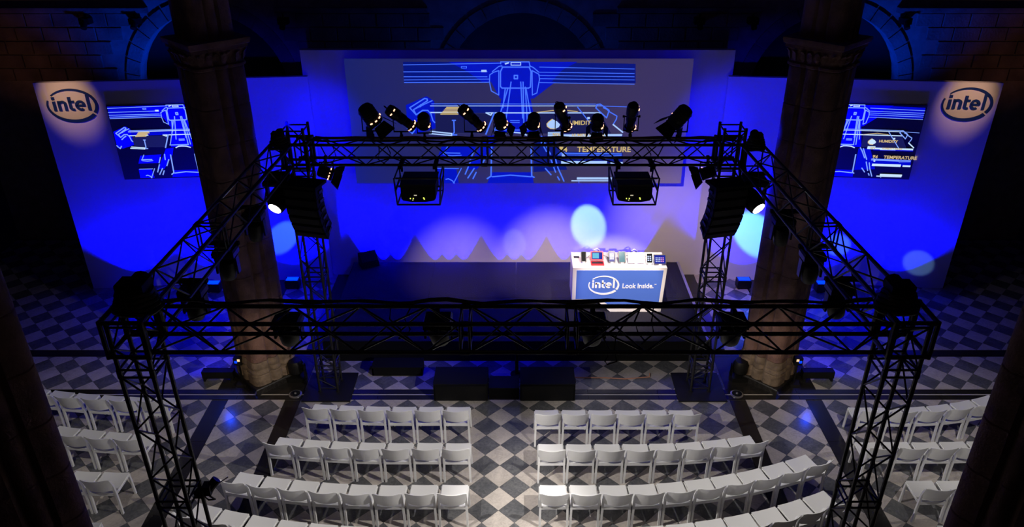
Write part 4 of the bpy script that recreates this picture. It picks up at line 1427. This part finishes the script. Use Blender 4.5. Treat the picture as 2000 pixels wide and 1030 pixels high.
def chair_proto():
    t = thing('chair', 'white plastic stacking chair', 'chair')
    # rear legs run up into the back
    for s_ in (-1, 1):
        bar4(MB(), [(s_ * .222, 0.0, 0), (s_ * .218, 0.005, .30), (s_ * .214, 0.0, .46), (s_ * .212, -.012, .62), (s_ * .210, -.055, .76)], .034, .036).build('leg', M['chair'], t)
    for s_ in (-1, 1):
        bar4(MB(), [(s_ * .222, .455, 0), (s_ * .212, .44, .438)], .032, .034).build('leg', M['chair'], t)
    # seat, dished
    nx, ny = 7, 5
    top, bot = [], []
    for j in range(ny):
        for i in range(nx):
            a = -1 + 2 * i / (nx - 1)
            b = j / (ny - 1)
            x = a * (.215 - .004 * b)
            y = .012 + b * .462
            z = .452 + .010 * a * a - .012 * math.sin(PI * b) - (.010 if b == 1 else 0)
            top.append((x, y, z))
            bot.append((x, y, z - .018))
    vs = top + bot
    n = nx * ny
    fs = []
    for j in range(ny - 1):
        for i in range(nx - 1):
            k = j * nx + i
            fs.append((k, k + 1, k + nx + 1, k + nx))
            fs.append((n + k + nx, n + k + nx + 1, n + k + 1, n + k))
    edge = [i for i in range(nx)] + [j * nx + nx - 1 for j in range(1, ny)] + [(ny - 1) * nx + i for i in range(nx - 2, -1, -1)] + [j * nx for j in range(ny - 2, 0, -1)]
    for k in range(len(edge)):
        a, b = edge[k], edge[(k + 1) % len(edge)]
        fs.append((a, a + n, b + n, b))
    MB().add(vs, fs).build('seat', M['chair'], t, True)
    # rear apron and side rails
    MB().box(-.2, .2, -.012, .012, .40, .462).build('apron', M['chair'], t)
    for s_ in (-1, 1):
        MB().box(s_ * .213 - .012, s_ * .213 + .012, .0, .45, .412, .436).build('rail', M['chair'], t)
    # backrest: curved shell, bowed to the rear
    nx, nz = 13, 4
    fr, bk = [], []
    for j in range(nz):
        for i in range(nx):
            a = -1 + 2 * i / (nx - 1)
            b = j / (nz - 1)
            z = .545 + b * .295 - .012 * (1 - a * a) * (1 - b)
            if abs(a) == 1:
                z = .60 + b * .225
            x = a * (.225 + .006 * b)
            y = .008 - .095 * b - .06 * (1 - a * a) - .012
            fr.append((x, y + .007, z))
            bk.append((x, y - .007, z))
    vs = fr + bk
    n = nx * nz
    fs = []
    for j in range(nz - 1):
        for i in range(nx - 1):
            k = j * nx + i
            fs.append((k + nx, k + nx + 1, k + 1, k))
            fs.append((n + k, n + k + 1, n + k + nx + 1, n + k + nx))
    edge = [i for i in range(nx)] + [j * nx + nx - 1 for j in range(1, nz)] + [(nz - 1) * nx + i for i in range(nx - 2, -1, -1)] + [j * nx for j in range(nz - 2, 0, -1)]
    for k in range(len(edge)):
        a, b = edge[k], edge[(k + 1) % len(edge)]
        fs.append((b, b + n, a + n, a))
    MB().add(vs, fs).build('backrest', M['chair'], t, True)
    return t


proto = chair_proto()
used = [False]


def row(x0, sgn, pitch, n, fy, label_fn, group, jit=0.004):
    x = x0
    for k in range(n):
        # advance half a chair along the curve
        def step(xx, dist):
            e = 1e-3
            sl = (fy(xx + e) - fy(xx - e)) / (2 * e)
            return xx + sgn * dist / math.sqrt(1 + sl * sl)
        xc = step(x, pitch / 2)
        e = 1e-3
        sl = (fy(xc + e) - fy(xc - e)) / (2 * e)
        o = proto if not used[0] else copy_tree(proto)
        used[0] = True
        o.location = (xc, fy(xc) + random.uniform(-jit, jit), 0)
        o.rotation_euler = (0, 0, math.atan(sl) + random.uniform(-.008, .008))
        o['label'] = label_fn(k)
        o['group'] = group
        x = step(xc, pitch / 2)


rows_r = [(0.28, 0.497, 6, lambda x: 10.90), (0.32, 0.491, 8, lambda x: 9.97 + .050 * max(0, x - 2.0) ** 2),
          (0.32, 0.492, 10, lambda x: 8.98 + .058 * max(0, x - 1.5) ** 2), (0.32, 0.495, 10, lambda x: 8.08 + .058 * max(0, x - 1.4) ** 2)]
rows_l = [(-0.86, 0.505, 6, lambda x: 11.0 + .02 * min(0, x + 1.8) ** 2), (-0.79, 0.505, 7, lambda x: 10.0 + .03 * min(0, x + 2.0) ** 2),
          (-0.78, 0.502, 8, lambda x: 8.98 + .042 * min(0, x + 2.0) ** 2), (-0.78, 0.502, 9, lambda x: 8.08 + .045 * min(0, x + 1.8) ** 2)]
rown = ('front', 'second', 'third', 'nearest')
for i, (x0, p, n, f) in enumerate(rows_r):
    row(x0, 1, p, n, f, lambda k, i=i: 'white plastic chair, %s from aisle in %s row right of aisle' % (ordinal(k), rown[i]), 'chairs in the block right of the aisle')
for i, (x0, p, n, f) in enumerate(rows_l):
    row(x0, -1, p, n, f, lambda k, i=i: 'white plastic chair, %s from aisle in %s row left of aisle' % (ordinal(k), rown[i]), 'chairs in the block left of the aisle')
far_l = [(-6.40, 0.53, 6, lambda x: 11.27 + .035 * min(0, x + 6.4) ** 2), (-6.38, 0.51, 4, lambda x: 10.22 + .045 * min(0, x + 6.0) ** 2),
         (-6.46, 0.50, 3, lambda x: 9.27 + .04 * min(0, x + 6.4) ** 2), (-6.4, 0.50, 2, lambda x: 8.18 + .04 * min(0, x + 6.4) ** 2)]
far_r = [(6.10, 0.52, 6, lambda x: 10.98 + .09 * max(0, x - 7.0) ** 2), (5.86, 0.503, 5, lambda x: 10.02 + .03 * max(0, x - 7.0) ** 2),
         (6.35, 0.50, 3, lambda x: 9.08 + .03 * max(0, x - 7.0) ** 2), (6.4, 0.50, 2, lambda x: 8.12)]
for i, (x0, p, n, f) in enumerate(far_l):
    row(x0, -1, p, n, f, lambda k, i=i: 'white plastic chair, %s from the black floor strip, %s row of far left block' % (ordinal(k), rown[i]), 'chairs in the far left block')
for i, (x0, p, n, f) in enumerate(far_r):
    row(x0, 1, p, n, f, lambda k, i=i: 'white plastic chair, %s from the black floor strip, %s row of far right block' % (ordinal(k), rown[i]), 'chairs in the far right block')

# gear clamped to the left front tower
t = thing('clamped_lamp', 'small black lamp with white rod clamped low on the left front tower', 'stage light', (-3.88, 7.2, 2.55))
MB().cbox((-0.08, -0.06, 0), (.1, .1, .08)).build('clamp', M['matte'], t)
MB().cyl((0.0, 0, 0), (0.10, .08, .1), .06, 12).cbox((0, 0, 0.02), (.1, .12, .14)).build('housing', M['black'], t)
MB().cyl((.04, 0, 0.02), (.24, .1, .12), .008).build('rod', M['white_print'], t)
MB().tube([(0, 0, -.05), (-.1, .03, -.12), (-.05, .05, -.22), (.06, 0, -.16), (.02, -.04, -.06)], .012).build('cable', M['rubber'], t)
